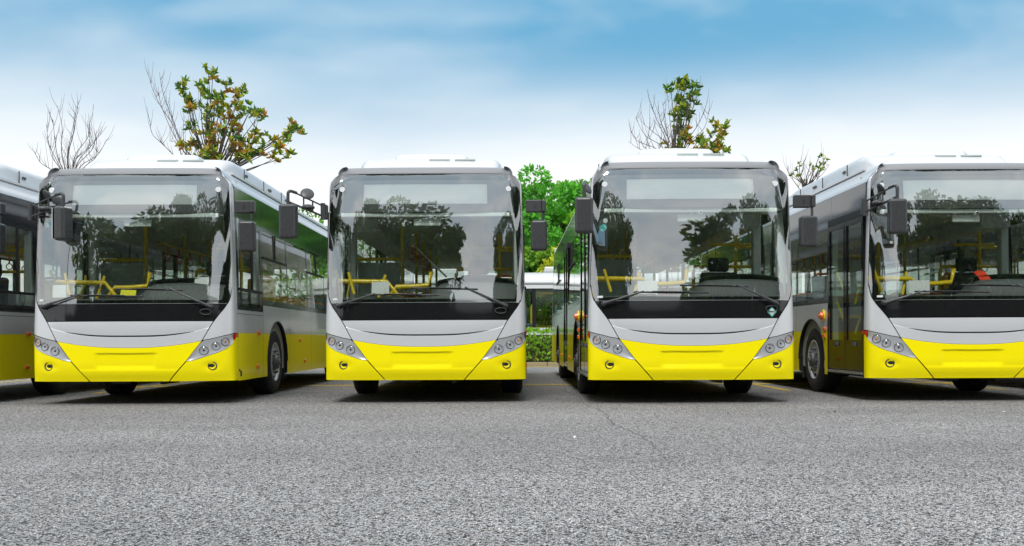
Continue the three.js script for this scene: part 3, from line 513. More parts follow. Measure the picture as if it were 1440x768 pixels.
// ------------------------------------------------------------------ ground
{
  const r = rng(11), n = 1024, TS = 2.6;                     // one tile is 2.6 m
  // aggregate: stones on a jittered lattice, each its own grey, with dark binder between them
  const cell = 3.7, gcount = Math.round(n / cell), stones = [];
  for (let j = 0; j < gcount; j++) for (let i = 0; i < gcount; i++) stones.push([(i + r()) / gcount, (j + r()) / gcount, r(), r(), 0.55 + 0.6 * r()]);
  const hgt = new Float32Array(n * n), val = new Float32Array(n * n), hue = new Float32Array(n * n);
  for (let y = 0; y < n; y++) for (let x = 0; x < n; x++) {
    const fx = x / n * gcount, fy = y / n * gcount, ci = Math.floor(fx), cj = Math.floor(fy); let b1 = 9, b2 = 9, id = 0;
    for (let dj = -1; dj <= 1; dj++) for (let di = -1; di <= 1; di++) {
      const ii = (ci + di + gcount) % gcount, jj = (cj + dj + gcount) % gcount, st = stones[jj * gcount + ii];
      let dx = st[0] * gcount - fx, dy = st[1] * gcount - fy; dx -= Math.round(dx / gcount) * gcount; dy -= Math.round(dy / gcount) * gcount;
      const d = Math.hypot(dx, dy) / st[4]; if (d < b1) { b2 = b1; b1 = d; id = jj * gcount + ii; } else if (d < b2) b2 = d;
    }
    const e = clamp((b2 - b1) * 2.2), st = stones[id], low = st[2] < 0.22 ? 0.22 : 1; hgt[y * n + x] = Math.sqrt(e) * (0.35 + 0.65 * st[3]) * low; val[y * n + x] = lerp(0.10, 0.60 + 0.38 * st[2], Math.sqrt(e) * low); hue[y * n + x] = st[3];
  }
  const big = (x, y) => noise3(x / 90, y / 90, 2) * 0.06 - 0.03;
  const map = tex(n, n, (x, y) => { const k = y * n + x, v = val[k] + (r() - 0.5) * 0.08, h = hue[k]; const w = h > 0.93 ? 0.05 : h < 0.05 ? -0.03 : 0; return [v + 0.004 + w, v, v + 0.004 - w * 0.6]; });
  const bump = tex(n, n, (x, y) => { const v = hgt[y * n + x]; return [v, v, v]; }, false);
  for (const t of [map, bump]) t.repeat.set(1 / TS, 1 / TS);
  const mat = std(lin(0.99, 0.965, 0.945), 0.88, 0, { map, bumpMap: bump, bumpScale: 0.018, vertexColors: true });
  // one sheet to the horizon: fine cells near the camera so that stains and patches keep their outline
  const axis = (a, b, fine0, fine1, d) => { const l = []; for (let t = fine0; t <= fine1 + 1e-6; t += d) l.push(t); for (let t = fine1 + 1, q = 1; t < b; q *= 1.5, t += q) l.push(t); for (let t = fine0 - 1, q = 1; t > a; q *= 1.5, t -= q) l.unshift(t); l.unshift(a); l.push(b); return l; };
  const xs = axis(-350, 350, -9, 9, 0.15), zs = axis(-350, 350, -20, 0, 0.15), pos = [], uv = [], col = [], idx = [];
  for (const z of zs) for (const x of xs) {
    pos.push(x, 0, z); uv.push(x + 0.35 * Math.sin(z * 0.31), z + 0.35 * Math.sin(x * 0.23));
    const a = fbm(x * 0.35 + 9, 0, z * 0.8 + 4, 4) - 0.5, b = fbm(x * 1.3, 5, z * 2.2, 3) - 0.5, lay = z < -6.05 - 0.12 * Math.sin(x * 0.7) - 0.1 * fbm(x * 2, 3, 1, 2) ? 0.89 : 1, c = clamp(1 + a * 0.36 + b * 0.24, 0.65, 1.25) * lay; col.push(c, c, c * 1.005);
  }
  for (let j = 0; j < zs.length - 1; j++) for (let i = 0; i < xs.length - 1; i++) { const a = j * xs.length + i, b = a + 1, c = a + xs.length, d = c + 1; idx.push(a, c, b, b, c, d); }
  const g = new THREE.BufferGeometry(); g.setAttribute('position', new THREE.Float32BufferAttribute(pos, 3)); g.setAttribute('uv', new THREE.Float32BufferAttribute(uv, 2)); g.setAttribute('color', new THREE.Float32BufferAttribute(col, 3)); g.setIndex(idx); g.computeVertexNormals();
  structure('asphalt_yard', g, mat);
  // painted bay lines, worn
  const worn = tex(256, 256, (x, y) => { const w = noise3(x / 5, y / 5, 1) * 0.6 + noise3(x / 1.7, y / 1.7, 7) * 0.4; const k = sstep(0.30, 0.42, w); return [lerp(0.42, 0.80, k), lerp(0.42, 0.68, k), lerp(0.42, 0.22, k)]; });
  const lm = std(lin(1, 1, 1), 0.85, 0, { map: worn });
  const strip = (x0, x1, z0, z1) => { const q = new THREE.PlaneGeometry(x1 - x0, z1 - z0); q.rotateX(-Math.PI / 2); const p = q.attributes.position, u = q.attributes.uv; q.translate((x0 + x1) / 2, 0.004, (z0 + z1) / 2); for (let k = 0; k < 4; k++) u.setXY(k, p.getX(k) * 1.5, p.getZ(k) * 1.5); return q; };
  structure('bay_line', strip(-14, 14, -18.2, -17.85), lm);
  for (const x of [-9.75, -6.22, 4.1, 7.32]) structure('bay_line', strip(x - 0.06, x + 0.06, -29.2, -18.205), lm);
  for (const x of [-9.75, -6.22, 4.1, 7.32]) structure('bay_line', strip(x - 0.06, x + 0.06, -17.845, -15.6), lm);
  structure('bay_line', strip(-20, 20, -29.8, -29.4), lm);
  // a tar-filled crack wandering towards the camera between two bays
  const cr = []; const rr = rng(77); let cx = 0.82; const czs = []; for (let z = -18.5; z < -6.2; z += 0.12) czs.push(z);
  const left = [], right = []; for (const z of czs) { cx = lerp(0.78, 1.05, (z + 18.5) / 12.3) + (rr() - 0.5) * 0.04 + 0.04 * Math.sin(z * 2.1); const w = (0.002 + rr() * 0.007) * sstep(-18.6, -15, z) * sstep(-6.1, -8.5, z) + 0.0006; left.push([cx - w, z]); right.push([cx + w, z]); }
  structure('tar_crack', grid(1, czs.length - 1, (i, j) => { const q = i ? right[j] : left[j]; return [q[0], 0.0025, q[1]]; }, true), std(lin(0.11, 0.11, 0.11), 0.9));
  // leaf scraps and grit lying on the yard
  const scrap = new THREE.PlaneGeometry(0.03, 0.018); scrap.rotateX(-Math.PI / 2); const im = new THREE.InstancedMesh(scrap, std(lin(0.8, 0.8, 0.8), 0.9), 160), mt = new THREE.Matrix4(), q4 = new THREE.Quaternion();
  for (let k = 0; k < 160; k++) { const z = -4 - 14 * Math.pow(rr(), 0.8), x = (rr() - 0.5) * 1.05 * -z; q4.setFromEuler(new THREE.Euler((rr() - 0.5) * 0.5, rr() * 6.3, (rr() - 0.5) * 0.5)); mt.compose(new THREE.Vector3(x, 0.008, z), q4, new THREE.Vector3(1, 1, 1).multiplyScalar(0.3 + rr() * 0.8)); im.setMatrixAt(k, mt); const w = rr(); im.setColorAt(k, w < 0.5 ? lin(0.12, 0.09, 0.07) : w < 0.8 ? lin(0.35, 0.33, 0.3) : lin(0.75, 0.75, 0.74)); }
  im.name = 'litter'; im.userData = { kind: 'stuff', label: 'dry leaf scraps and grit scattered over the asphalt', category: 'litter' }; im.castShadow = im.receiveShadow = true; scene.add(im);
}

// ------------------------------------------------------------------ buses
const busA = parkBus(-7.86, -12.95, 0.4, 0, 'yellow and silver city bus parked beyond the bus with the yellow slip');
const busB = parkBus(-4.69, -12.85, 1.25, 1.35, 'yellow and silver city bus with a yellow slip and two white papers on its dashboard');
const busC = parkBus(-1.075, -12.9, -0.80, -0.1, 'yellow and silver city bus between the yellow-slip bus and the green-diamond-sticker bus');
const busD = parkBus(2.175, -12.55, -0.12, -0.1, 'yellow and silver city bus with a green diamond sticker under its windscreen');
const busE = parkBus(5.615, -12.75, 0.50, -0.1, 'yellow and silver city bus with a red cloth on its dashboard');
const busF = parkBus(8.90, -12.9, 0.3, -0.1, 'yellow and silver city bus parked beyond the bus with the red cloth');

// papers behind the windscreens
function sheet(name, bus, w, h, x, y, z, lean_, turn, mat, label, category, group) {
  const g = new THREE.PlaneGeometry(w, h, 6, 6), p = g.attributes.position; for (let k = 0; k < p.count; k++) p.setZ(k, 0.012 * Math.sin(p.getX(k) * 9) * Math.cos(p.getY(k) * 7)); g.computeVertexNormals(); g.rotateX(-lean_); g.rotateY(turn);
  const m = lone(name, g, mat, label, category, group); m.position.set(bus.position.x + x, y * 0.977, bus.position.z + z); return m;
}
const WHO = new Map([[busB, 'the yellow-slip bus'], [busC, 'the bus between yellow-slip and diamond-sticker buses'], [busD, 'the green-diamond-sticker bus'], [busE, 'the red-cloth bus']]);
for (const [b, x, y, z, w] of [[busB, -0.93, 1.44, -0.24, 0.19], [busC, -0.56, 1.46, -0.20, 0.22], [busD, -0.53, 1.44, -0.20, 0.24], [busE, -0.60, 1.44, -0.2, 0.25]])
  sheet('paper_notice', b, w, 0.16, x, y, z, 0.12, 0.02, M.paper, `white paper propped behind door-side windscreen of ${WHO.get(b)}`, 'paper', 'papers behind windscreens');
for (const [b, x, y, w, h, z] of [[busB, 0.80, 1.545, 0.19, 0.15, -0.34], [busC, 1.04, 1.42, 0.16, 0.15, -0.36], [busD, 0.99, 1.43, 0.22, 0.13, -0.36]])
  sheet('paper_notice', b, w, h, x, y, z, b === busB ? 0.3 : 0.6, -0.1, M.paper, `white paper on driver's side of the dashboard in ${WHO.get(b)}`, 'paper', 'papers behind windscreens');
sheet('paper_slip', busB, 0.20, 0.10, -0.06, 1.415, -0.18, 0.5, 0, M.yellowPaper, 'bright yellow slip lying at the middle of a bus dashboard', 'paper');
{ const g = new THREE.PlaneGeometry(0.13, 0.24, 5, 10), p = g.attributes.position; for (let k = 0; k < p.count; k++) p.setZ(k, 0.02 * Math.sin(p.getY(k) * 22 + p.getX(k) * 9)); g.rotateZ(0.5); g.rotateX(-0.85); g.computeVertexNormals(); const m = lone('red_cloth', g, M.redCloth, 'red cloth lying over the instrument hood of a bus', 'cloth'); m.position.set(busE.position.x + 0.27, 1.535, busE.position.z - 0.37); }
{ // stickers belong to the glass they are stuck on
  const st = (bus, name, x, y, g, mat, o = 0.006) => { const u = uOf(Math.abs(x)), q = P(Math.sign(x) * u, y, o); g.rotateY(Math.sign(x) * Math.asin(clamp(plan(u)[2]))); g.translate(...q); return part(name, g, mat, bus); };
  const dia = s => { const g = new THREE.CircleGeometry(s, 4); return g; };
  st(busD, 'diamond_sticker', 0.945, 1.125, dia(0.062), M.sticker); st(busD, 'sticker_print', 0.945, 1.125, dia(0.042), M.stickerWhite, 0.009);
  st(busD, 'round_sticker', -1.11, 2.18, new THREE.CircleGeometry(0.045, 20), M.sticker, -0.004); st(busD, 'round_sticker', -1.08, 2.27, new THREE.CircleGeometry(0.03, 20), M.stickerWhite, -0.004);
  st(busB, 'square_sticker', -1.12, 2.28, new THREE.PlaneGeometry(0.06, 0.06), M.sticker, -0.004);
  for (const b of [busB, busC, busD, busE]) st(b, 'label_sticker', -1.12, 1.32, new THREE.PlaneGeometry(0.07, 0.025), M.stickerWhite, 0.006);
}

// ------------------------------------------------------------------ plants
const UPV = new THREE.Vector3(0, 1, 0);
function leafGeo(len, wid, fold = 0.25, n = 3) {             // pointed leaf along +y, folded on its midrib
  const p = [], idx = [];
  for (let k = 0; k <= n; k++) { const t = k / n, w = wid * Math.pow(Math.sin(Math.PI * (0.08 + 0.92 * t)), 0.75) * (k === n ? 0 : 1) / 2, y = len * t, z = -0.22 * len * t * t; p.push(-w, y, z + w * fold, 0, y, z, w, y, z + w * fold); }
  for (let k = 0; k < n; k++) { const a = k * 3, b = a + 3; idx.push(a, a + 1, b + 1, a, b + 1, b, a + 1, a + 2, b + 2, a + 1, b + 2, b + 1); }
  const g = new THREE.BufferGeometry(); g.setAttribute('position', new THREE.Float32BufferAttribute(p, 3)); g.setIndex(idx); g.computeVertexNormals(); return g;
}
const leafMat = new THREE.MeshPhysicalMaterial({ color: lin(1, 1, 1), roughness: 0.55, side: THREE.DoubleSide, transmission: 0.0 });
const softLeaf = new THREE.MeshPhysicalMaterial({ color: lin(1, 1, 1), roughness: 0.9, side: THREE.DoubleSide, transmission: 0.38, thickness: 0 });
const bark = std(lin(0.085, 0.07, 0.058), 0.9), barkPale = std(lin(0.13, 0.10, 0.095), 0.9);
function leaves(name, parent, geo, mat, list) {              // list: {p, dir, roll, s, c}
  const im = new THREE.InstancedMesh(geo, mat, list.length), m = new THREE.Matrix4(), q = new THREE.Quaternion(), q2 = new THREE.Quaternion();
  list.forEach((l, k) => { q.setFromUnitVectors(UPV, l.dir); q2.setFromAxisAngle(UPV, l.roll); q.multiply(q2); m.compose(l.p, q, new THREE.Vector3(l.s, l.s, l.s)); im.setMatrixAt(k, m); im.setColorAt(k, l.c); });
  im.name = name; im.userData.kind = 'stuff'; im.castShadow = im.receiveShadow = true; parent.add(im); return im;
}
const rv = r => new THREE.Vector3(r() * 2 - 1, r() * 2 - 1, r() * 2 - 1);
function limb(pts, r0, r1, seg = 6) {                        // tapered branch through points
  const c = new THREE.CatmullRomCurve3(pts), n = Math.max(4, pts.length * 4), fr = c.computeFrenetFrames(n, false), p = [], idx = [];
  for (let k = 0; k <= n; k++) { const q = c.getPoint(k / n), r = lerp(r0, r1, Math.pow(k / n, 0.8)); for (let i = 0; i <= seg; i++) { const a = i / seg * 2 * Math.PI, d = fr.normals[k].clone().multiplyScalar(Math.cos(a)).addScaledVector(fr.binormals[k], Math.sin(a)); p.push(q.x + d.x * r, q.y + d.y * r, q.z + d.z * r); } }
  for (let k = 0; k < n; k++) for (let i = 0; i < seg; i++) { const a = k * (seg + 1) + i, b = a + seg + 1; idx.push(a, b, a + 1, a + 1, b, b + 1); }
  const g = new THREE.BufferGeometry(); g.setAttribute('position', new THREE.Float32BufferAttribute(p, 3)); g.setIndex(idx); g.computeVertexNormals(); return g;
}
const join = list => mergeGeometries(list.map(g => { const n = g.index ? g.toNonIndexed() : g; for (const k of Object.keys(n.attributes)) if (k !== 'position' && k !== 'normal') n.deleteAttribute(k); return n; }));
// photo pixel -> place on the tree's own distance, with some depth either way
const seen = (px, py, depth) => new THREE.Vector3((px - 720) / F * depth, EYE + (HORIZON - py) / F * depth, -depth);

// trees behind the buses: crowns standing above the roofs, trunks down to the ground
function yardTree(name, label, base, D, bare, clumps, seed, o = {}) {
  const t = thing(name, label, 'tree', 'trees behind the buses'), r = rng(seed), root = seen(base[0], base[1], D); root.y = 0;
  t.position.copy(root);
  const loc = (px, py, dz = 0) => seen(px, py, D).sub(root).add(new THREE.Vector3(0, 0, dz));
  const fork = loc(base[0], base[1]), wood = [limb([new THREE.Vector3(), new THREE.Vector3(fork.x * 0.2, fork.y * 0.5, 0.05), fork], 0.11, 0.075, 9)];
  const twigs = [];
  for (const line of bare) {
    const dz = (r() - 0.5) * 1.6, n = line.length, pts = [fork.clone().add(new THREE.Vector3(0, -0.5, 0)), ...line.map(([x, y], k) => loc(x, y, dz * (k + 1) / n))];
    twigs.push(limb(pts, 0.021, 0.005, 5));
    for (let k = 1; k < pts.length - 0; k++) for (let e = 0; e < 4; e++) { const a = pts[k - 1].clone().lerp(pts[k], r()), d = new THREE.Vector3((r() - 0.5) * 0.9, 0.45 + r() * 0.7, (r() - 0.5) * 0.9).multiplyScalar(0.35 + r() * 0.55); twigs.push(limb([a, a.clone().addScaledVector(d, 0.5).add(new THREE.Vector3(d.x * 0.15, 0, 0)), a.clone().add(d)], 0.008, 0.003, 4)); }
  }
  const list = [];
  for (const [x, y, w] of clumps) {
    const dz = (r() - 0.5) * 1.8, c = loc(x, y, dz), warm = w ?? 0.3;
    const mid = fork.clone().lerp(c, 0.5).add(new THREE.Vector3((r() - 0.5) * 0.3, -0.15 * r(), dz * 0.2));
    wood.push(limb([fork.clone().add(new THREE.Vector3(0, -0.3 * r(), 0)), mid, c], 0.03, 0.01, 5));
    const nr = o.rosettes ?? 3;
    for (let k = 0; k < nr; k++) {
      const ctr = c.clone().add(rv(r).multiplyScalar(k ? 0.2 : 0.02)), axis = new THREE.Vector3((r() - 0.5) * 1.2, 0.6 + r(), (r() - 0.5) * 1.2).normalize();
      const nl = 9 + Math.floor(r() * 5), rust = r() < warm;
      for (let i = 0; i < nl; i++) {
        const d = rv(r).normalize().addScaledVector(axis, 0.75).normalize(), v = r();
        const col = rust && v < 0.55 ? lin(0.34 + 0.2 * r(), 0.15 + 0.1 * r(), 0.004) : v < 0.38 ? lin(0.035, 0.10 + 0.05 * r(), 0.005) : v < 0.8 ? lin(0.14 + 0.1 * r(), 0.27 + 0.14 * r(), 0.004) : lin(0.48, 0.45, 0.006);
        list.push({ p: ctr, dir: d, roll: r() * 6.3, s: 0.65 + r() * 0.6, c: col });
      }
    }
  }
  part('trunk', join(wood), bark, t);
  if (twigs.length) part('bare_branches', join(twigs), barkPale, t);
  if (list.length) leaves('foliage', t, leafGeo(o.leaf ?? 0.205, (o.leaf ?? 0.205) * 0.4), softLeaf, list);
  return t;
}
const z3 = (l) => l.map(([x, y, w]) => [x / 3, y / 3, w]), zb = l => l.map(([x, y, w]) => [840 + x / 2.4, y / 2.4, w]);
yardTree('bare_tree', 'small leafless tree with thin upright purple-grey twigs behind the buses', [100, 240], 36, [
  [[285, 650], [300, 560], [330, 415]], [[270, 640], [280, 540], [268, 450]], [[245, 650], [232, 570], [225, 495]], [[300, 660], [340, 560], [370, 465]], [[330, 670], [385, 600], [445, 520]],
  [[345, 690], [410, 650], [455, 580]], [[310, 640], [350, 560], [350, 462]], [[240, 690], [200, 640], [178, 570]], [[225, 710], [185, 680], [170, 640]], [[250, 680], [215, 600], [208, 520]], [[320, 670], [375, 610], [382, 530]], [[330, 690], [395, 620], [412, 545]], [[290, 650], [312, 540], [318, 470]], [[370, 700], [430, 660], [440, 600]],
].map(z3), [], 21);
yardTree('magnolia_tree', 'broad magnolia with glossy green and rusty leaves and bare limbs on one side', [300, 245], 36, [
  [[800, 672], [740, 530], [690, 450], [655, 375], [638, 310]], [[775, 600], [715, 450], [690, 370], [680, 300]], [[770, 672], [735, 590], [690, 572]], [[765, 676], [700, 610], [652, 560], [645, 505]], [[790, 650], [765, 560], [762, 472]], [[800, 660], [745, 560], [705, 450], [700, 400]], [[880, 640], [800, 540], [780, 480]], [[1000, 690], [1040, 600], [1085, 540], [1070, 520]], [[960, 640], [860, 470], [840, 420]],
].map(z3), z3([[790, 362, .15], [775, 390, .1], [850, 375, .1], [910, 330, .1], [925, 345, .1], [905, 385, .15], [890, 400, .1], [790, 430, .1], [800, 405, .1], [985, 375, .1], [1025, 385, .2], [940, 425, .2], [955, 445, .4], [1000, 430, .3], [1040, 430, .3], [1055, 455, .2], [1080, 490, .2], [1102, 486, .2], [835, 462, .2], [855, 480, .3], [895, 475, .4], [945, 480, .4], [1000, 500, .6], [1040, 505, .5], [865, 520, .4], [920, 535, .5], [970, 515, .8], [985, 535, .7], [810, 545, .3], [900, 585, .5], [940, 570, .6], [985, 560, .5], [1015, 590, .4], [815, 605, .7], [800, 630, .7], [850, 635, .6], [920, 620, .5], [930, 650, .3], [970, 635, .6], [1010, 615, .5], [1020, 640, .5], [880, 660, .4], [840, 665, .3], [940, 668, .6], [900, 668, .7], [1055, 665, .5], [1040, 655, .4], [1100, 575, .2], [1150, 590, .3], [1090, 605, .3], [1075, 630, .3], [1110, 650, .4], [1180, 635, .5], [1150, 665, .6], [1195, 650, .5], [1215, 580, .2], [1250, 530, .1], [1260, 550, .2], [1240, 555, .2], [880, 440, .2], [920, 455, .3], [880, 560, .5], [960, 600, .5]]), 22, { rosettes: 4 });
yardTree('magnolia_tree', 'slender magnolia with sparse leaf tufts and many bare upright twigs', [948, 245], 36, [
  [[230, 500], [170, 450], [140, 385]], [[215, 510], [140, 470], [118, 430]], [[235, 480], [200, 400], [180, 345]], [[245, 480], [238, 400], [230, 335]], [[300, 490], [345, 420], [372, 350]], [[300, 470], [335, 350], [362, 292]], [[240, 490], [190, 440], [165, 415]], [[255, 470], [250, 410], [245, 340]], [[300, 500], [360, 440], [378, 380]], [[215, 520], [150, 500], [112, 470]], [[225, 525], [170, 515], [150, 480]], [[290, 480], [315, 410], [330, 340]], [[250, 500], [215, 430], [200, 370]], [[280, 460], [290, 380], [300, 300]],
].map(zb), zb([[288, 290, .05], [275, 300, .05], [300, 293, .05], [247, 318, .05], [325, 303, .05], [305, 340, .1], [285, 345, .1], [320, 342, .1], [292, 335, .1], [308, 370, .1], [268, 390, .1], [278, 410, .1], [310, 400, .1], [275, 420, .1], [395, 445, .7], [415, 438, .6], [435, 440, .3], [430, 452, .4], [275, 487, .5], [290, 475, .8], [262, 492, .5], [310, 492, .4], [345, 477, .6], [335, 500, .4], [375, 485, .5], [408, 492, .4], [360, 510, .7], [385, 518, .7], [415, 515, .4], [395, 500, .6], [430, 518, .3], [300, 515, .4]]), 23, { rosettes: 4 });
yardTree('young_tree', 'young tree with loose fresh green leaf sprays behind the red-cloth bus', [1135, 262], 40, [
  [[1128, 250], [1133, 236], [1130, 226]], [[1140, 250], [1152, 238], [1168, 226]], [[1118, 256], [1112, 246], [1110, 240]], [[1150, 255], [1160, 245], [1170, 232]],
], [[1130, 228, 0], [1134, 238, 0], [1144, 242, 0], [1150, 234, 0], [1160, 230, 0], [1168, 226, 0], [1156, 240, 0], [1113, 246, 0], [1116, 254, 0], [1110, 252, 0], [1126, 248, 0], [1138, 252, 0], [1145, 228, 0]], 24, { rosettes: 2, leaf: 0.12 });

// full green trees: trunk, limbs, leaf clumps spread through the crown
function broadTree(name, label, x, z, h, rad, n, seed, o = {}) {
  const t = thing(name, label, 'tree', o.group ?? 'green trees beyond the hedge'), r = rng(seed), wood = [], list = []; t.position.set(x, 0, z);
  const top = new THREE.Vector3((r() - 0.5) * 0.4, h * 0.45, 0); wood.push(limb([new THREE.Vector3(), new THREE.Vector3(top.x * 0.3, h * 0.25, 0.08), top], h * 0.028, h * 0.018, 8));
  const clumps = []; const nc = o.clumps ?? 26;
  for (let k = 0; k < nc; k++) {
    let d; do d = rv(r); while (d.length() > 1 || d.length() < 0.35);
    const c = new THREE.Vector3(d.x * rad, h * (o.mid ?? 0.62) + d.y * h * (o.tall ?? 0.34), d.z * rad * 0.85), s = (o.clumpSize ?? 0.34) * rad * (0.6 + r() * 0.7);
    clumps.push([c, s]); if (k % 2 === 0) wood.push(limb([top.clone().add(new THREE.Vector3(0, -h * 0.15 * r(), 0)), top.clone().lerp(c, 0.5).add(new THREE.Vector3(0, -0.1 * r(), 0)), c], h * 0.010, h * 0.003, 5));
  }
  const tone = o.tone ?? [0.10, 0.30, 0.006];
  for (const [c, s] of clumps) { const k2 = 0.75 + r() * 0.5, yel = r() < (o.yellow ?? 0.15) ? 1 : 0; for (let i = 0; i < n / nc; i++) { let d; do d = rv(r); while (d.length() > 1); d.multiplyScalar(Math.pow(d.length(), -0.45)); const p = c.clone().add(new THREE.Vector3(d.x * s, d.y * s * 0.75, d.z * s)); const dir = d.clone().multiplyScalar(0.8).add(rv(r)).add(new THREE.Vector3(0, 0.1, 0)).normalize(), v = k2 * (0.7 + r() * 0.6); list.push({ p, dir, roll: r() * 6.3, s: 0.7 + r() * 0.7, c: lin(tone[0] * v * (yel ? 2.4 : 1), tone[1] * v * (yel ? 1.25 : 1), tone[2] * v) }); } }
  part('trunk', join(wood), bark, t);
  leaves('foliage', t, leafGeo(o.leaf ?? 0.17, (o.leaf ?? 0.17) * 0.55), softLeaf, list);
  return t;
}
broadTree('broadleaf_tree', 'dense bright green tree rising beyond the white bus', 1.35, -41, 7.4, 2.4, 16000, 31, { clumps: 60, mid: 0.60, tall: 0.36, clumpSize: 0.26, tone: [0.075, 0.36, 0.003] });
broadTree('broadleaf_tree', 'lighter green feathery tree leaning beside the dense bright tree', 3.0, -43, 7.9, 1.9, 9000, 32, { clumps: 44, clumpSize: 0.26, tone: [0.13, 0.40, 0.005], yellow: 0.15 });
broadTree('broadleaf_tree', 'deep green tree standing behind the bright tree in the gap', 2.2, -47, 7.7, 3.4, 12000, 36, { clumps: 50, clumpSize: 0.26, tone: [0.05, 0.24, 0.004], yellow: 0.05 });
broadTree('yellow_shrub', 'yellow-green shrub below the dense bright tree beyond the white bus', 1.3, -38.6, 4.6, 1.5, 6000, 33, { clumps: 24, mid: 0.62, clumpSize: 0.3, tone: [0.20, 0.42, 0.004], yellow: 0.4 });
broadTree('broadleaf_tree', 'low green tree hidden mostly by the yellow-slip bus', -7.5, -41, 5.6, 2.6, 2500, 34, {});
broadTree('broadleaf_tree', 'low green tree hidden mostly by the diamond-sticker bus', 8.2, -41, 5.8, 2.6, 2500, 35, {});

// clipped hedge on its kerb
{
  const h = thing('hedge', 'clipped leafy green hedge in front of the white bus', 'hedge'), r = rng(41), list = []; h.position.set(0, 0, -30.6);
  for (let k = 0; k < 15000; k++) { const x = -16 + 32 * r(), face = r(); let y = 0.12 + 0.83 * r(), z = 0.42; if (face < 0.35) { y = 0.93; z = -0.4 + 0.8 * r(); } const wob = 0.10 * fbm(x * 1.6, y * 2.5, 3, 3); const p = new THREE.Vector3(x, y + (face < 0.35 ? wob + 0.05 * r() : 0), z + (face < 0.35 ? 0 : wob * 1.3 - 0.10 * r())); const v = 0.6 + r() * 0.8, yel = fbm(x * 1.1, y * 1.5, 9, 2) > 0.56 ? 1.7 : 1; list.push({ p, dir: rv(r).add(new THREE.Vector3(0, 0.5, 0.7)).normalize(), roll: r() * 6.3, s: 0.6 + r() * 0.8, c: lin(0.20 * v * yel, 0.42 * v, 0.006) }); }
  leaves('foliage', h, leafGeo(0.10, 0.06), softLeaf, list);
  part('stem', box(32, 0.84, 0.62, 0, 0.48, 0), std(lin(0.07, 0.075, 0.03), 1), h);
  const kg = []; for (let k = 0; k < 32; k++) kg.push(k); const kerb = thing('kerb', 'low stone kerb along the foot of the hedge', 'kerb'); kerb.position.set(0, 0, -29.95);
  for (const k of kg) part('kerb_stone', box(0.985, 0.12, 0.14, -15.5 + k, 0.06, 0, 0.012), std(lin(0.30, 0.25, 0.16), 0.9), kerb);
  for (let q = -350; q < 0; q += 400) structure('planting_bed', (() => { const g = new THREE.PlaneGeometry(32, 1.4); g.rotateX(-Math.PI / 2); g.translate(0, 0.05, -30.72); return g; })(), std(lin(0.06, 0.045, 0.03), 1));
}

// white bus parked crosswise behind the hedge
{
  const b = thing('white_bus', 'white bus with dark windows parked crosswise behind the hedge', 'bus'); b.position.set(1.5, 0, -36);
  const L = 10.6, sec = [[-1.2, 0.3], [-1.25, 0.5], [-1.25, 1.15], [-1.23, 2.45], [-1.19, 2.75], [-1.08, 2.92], [-0.8, 3.0], [0, 3.03], [0.8, 3.0], [1.08, 2.92], [1.19, 2.75], [1.23, 2.45], [1.25, 1.15], [1.25, 0.5], [1.2, 0.3]];
  const strip = (a, e, name, m) => part(name, toCreasedNormals(grid(20, e - a, (i, j) => [lerp(-L / 2, L / 2, i / 20), sec[a + j][1], sec[a + j][0]]), 0.5), m, b);
  strip(3, 11, 'roof', M.white); strip(0, 2, 'skirt', M.white); strip(12, 14, 'skirt', M.white);
  part('floor_pan', box(L - 0.1, 0.05, 2.3, 0, 0.95, 0), M.floor, b);
  part('end_panel', merge([box(0.04, 2.6, 2.4, -L / 2, 1.65, 0), box(0.04, 2.6, 2.4, L / 2, 1.65, 0)]), M.white, b);
  for (const s of [1, -1]) for (let k = 0; k < 7; k++) { const x = -L / 2 + 0.78 + k * 1.5; const w = part('side_window', box(1.38, 1.28, 0.012, x, 1.80, s * 1.235), M.sideGlass, b); part('window_post', box(0.12, 1.3, 0.03, x + 0.75, 1.80, s * 1.235), M.band, w); }
  part('roof_pod', box(3.2, 0.2, 1.6, 1.2, 3.1, 0, 0.07), M.white, b); part('roof_trim', box(L, 0.05, 0.03, 0, 2.62, 1.225), M.lamp, b);
  const door = sub('door', b); part('door_frame', tube([[-0.85, 1.2, 1.0], [-0.85, 2.2, 1.0], [-0.75, 2.3, 1.0], [0.1, 2.3, 1.0], [0.2, 2.2, 1.0], [0.2, 1.2, 1.0]], 0.04, 8), M.rail, door);
  for (let k = 0; k < 9; k++) { const s = sub('seat', b); const x = -4.2 + k * 1.05; part('backrest', box(0.09, 0.7, 0.42, x, 1.55, 0.85, 0.03), k % 3 === 1 ? M.inner : M.seat, s); part('cushion', box(0.42, 0.09, 0.42, x + 0.2, 1.25, 0.85, 0.03), M.seat, s); part('grip', box(0.06, 0.05, 0.3, x, 1.93, 0.85, 0.02), M.orange, s); }
  for (const x of [-2.7, 3.3]) for (const s of [1, -1]) { const w = sub('wheel', b); part('tyre', new THREE.TorusGeometry(0.36, 0.12, 12, 32).translate(x, 0.48, s * 1.08), M.rubber, w); part('rim', cyl(0.27, 0.27, 0.1, x, 0.48, s * 1.1, 'z', 24), M.rim, w); }
}

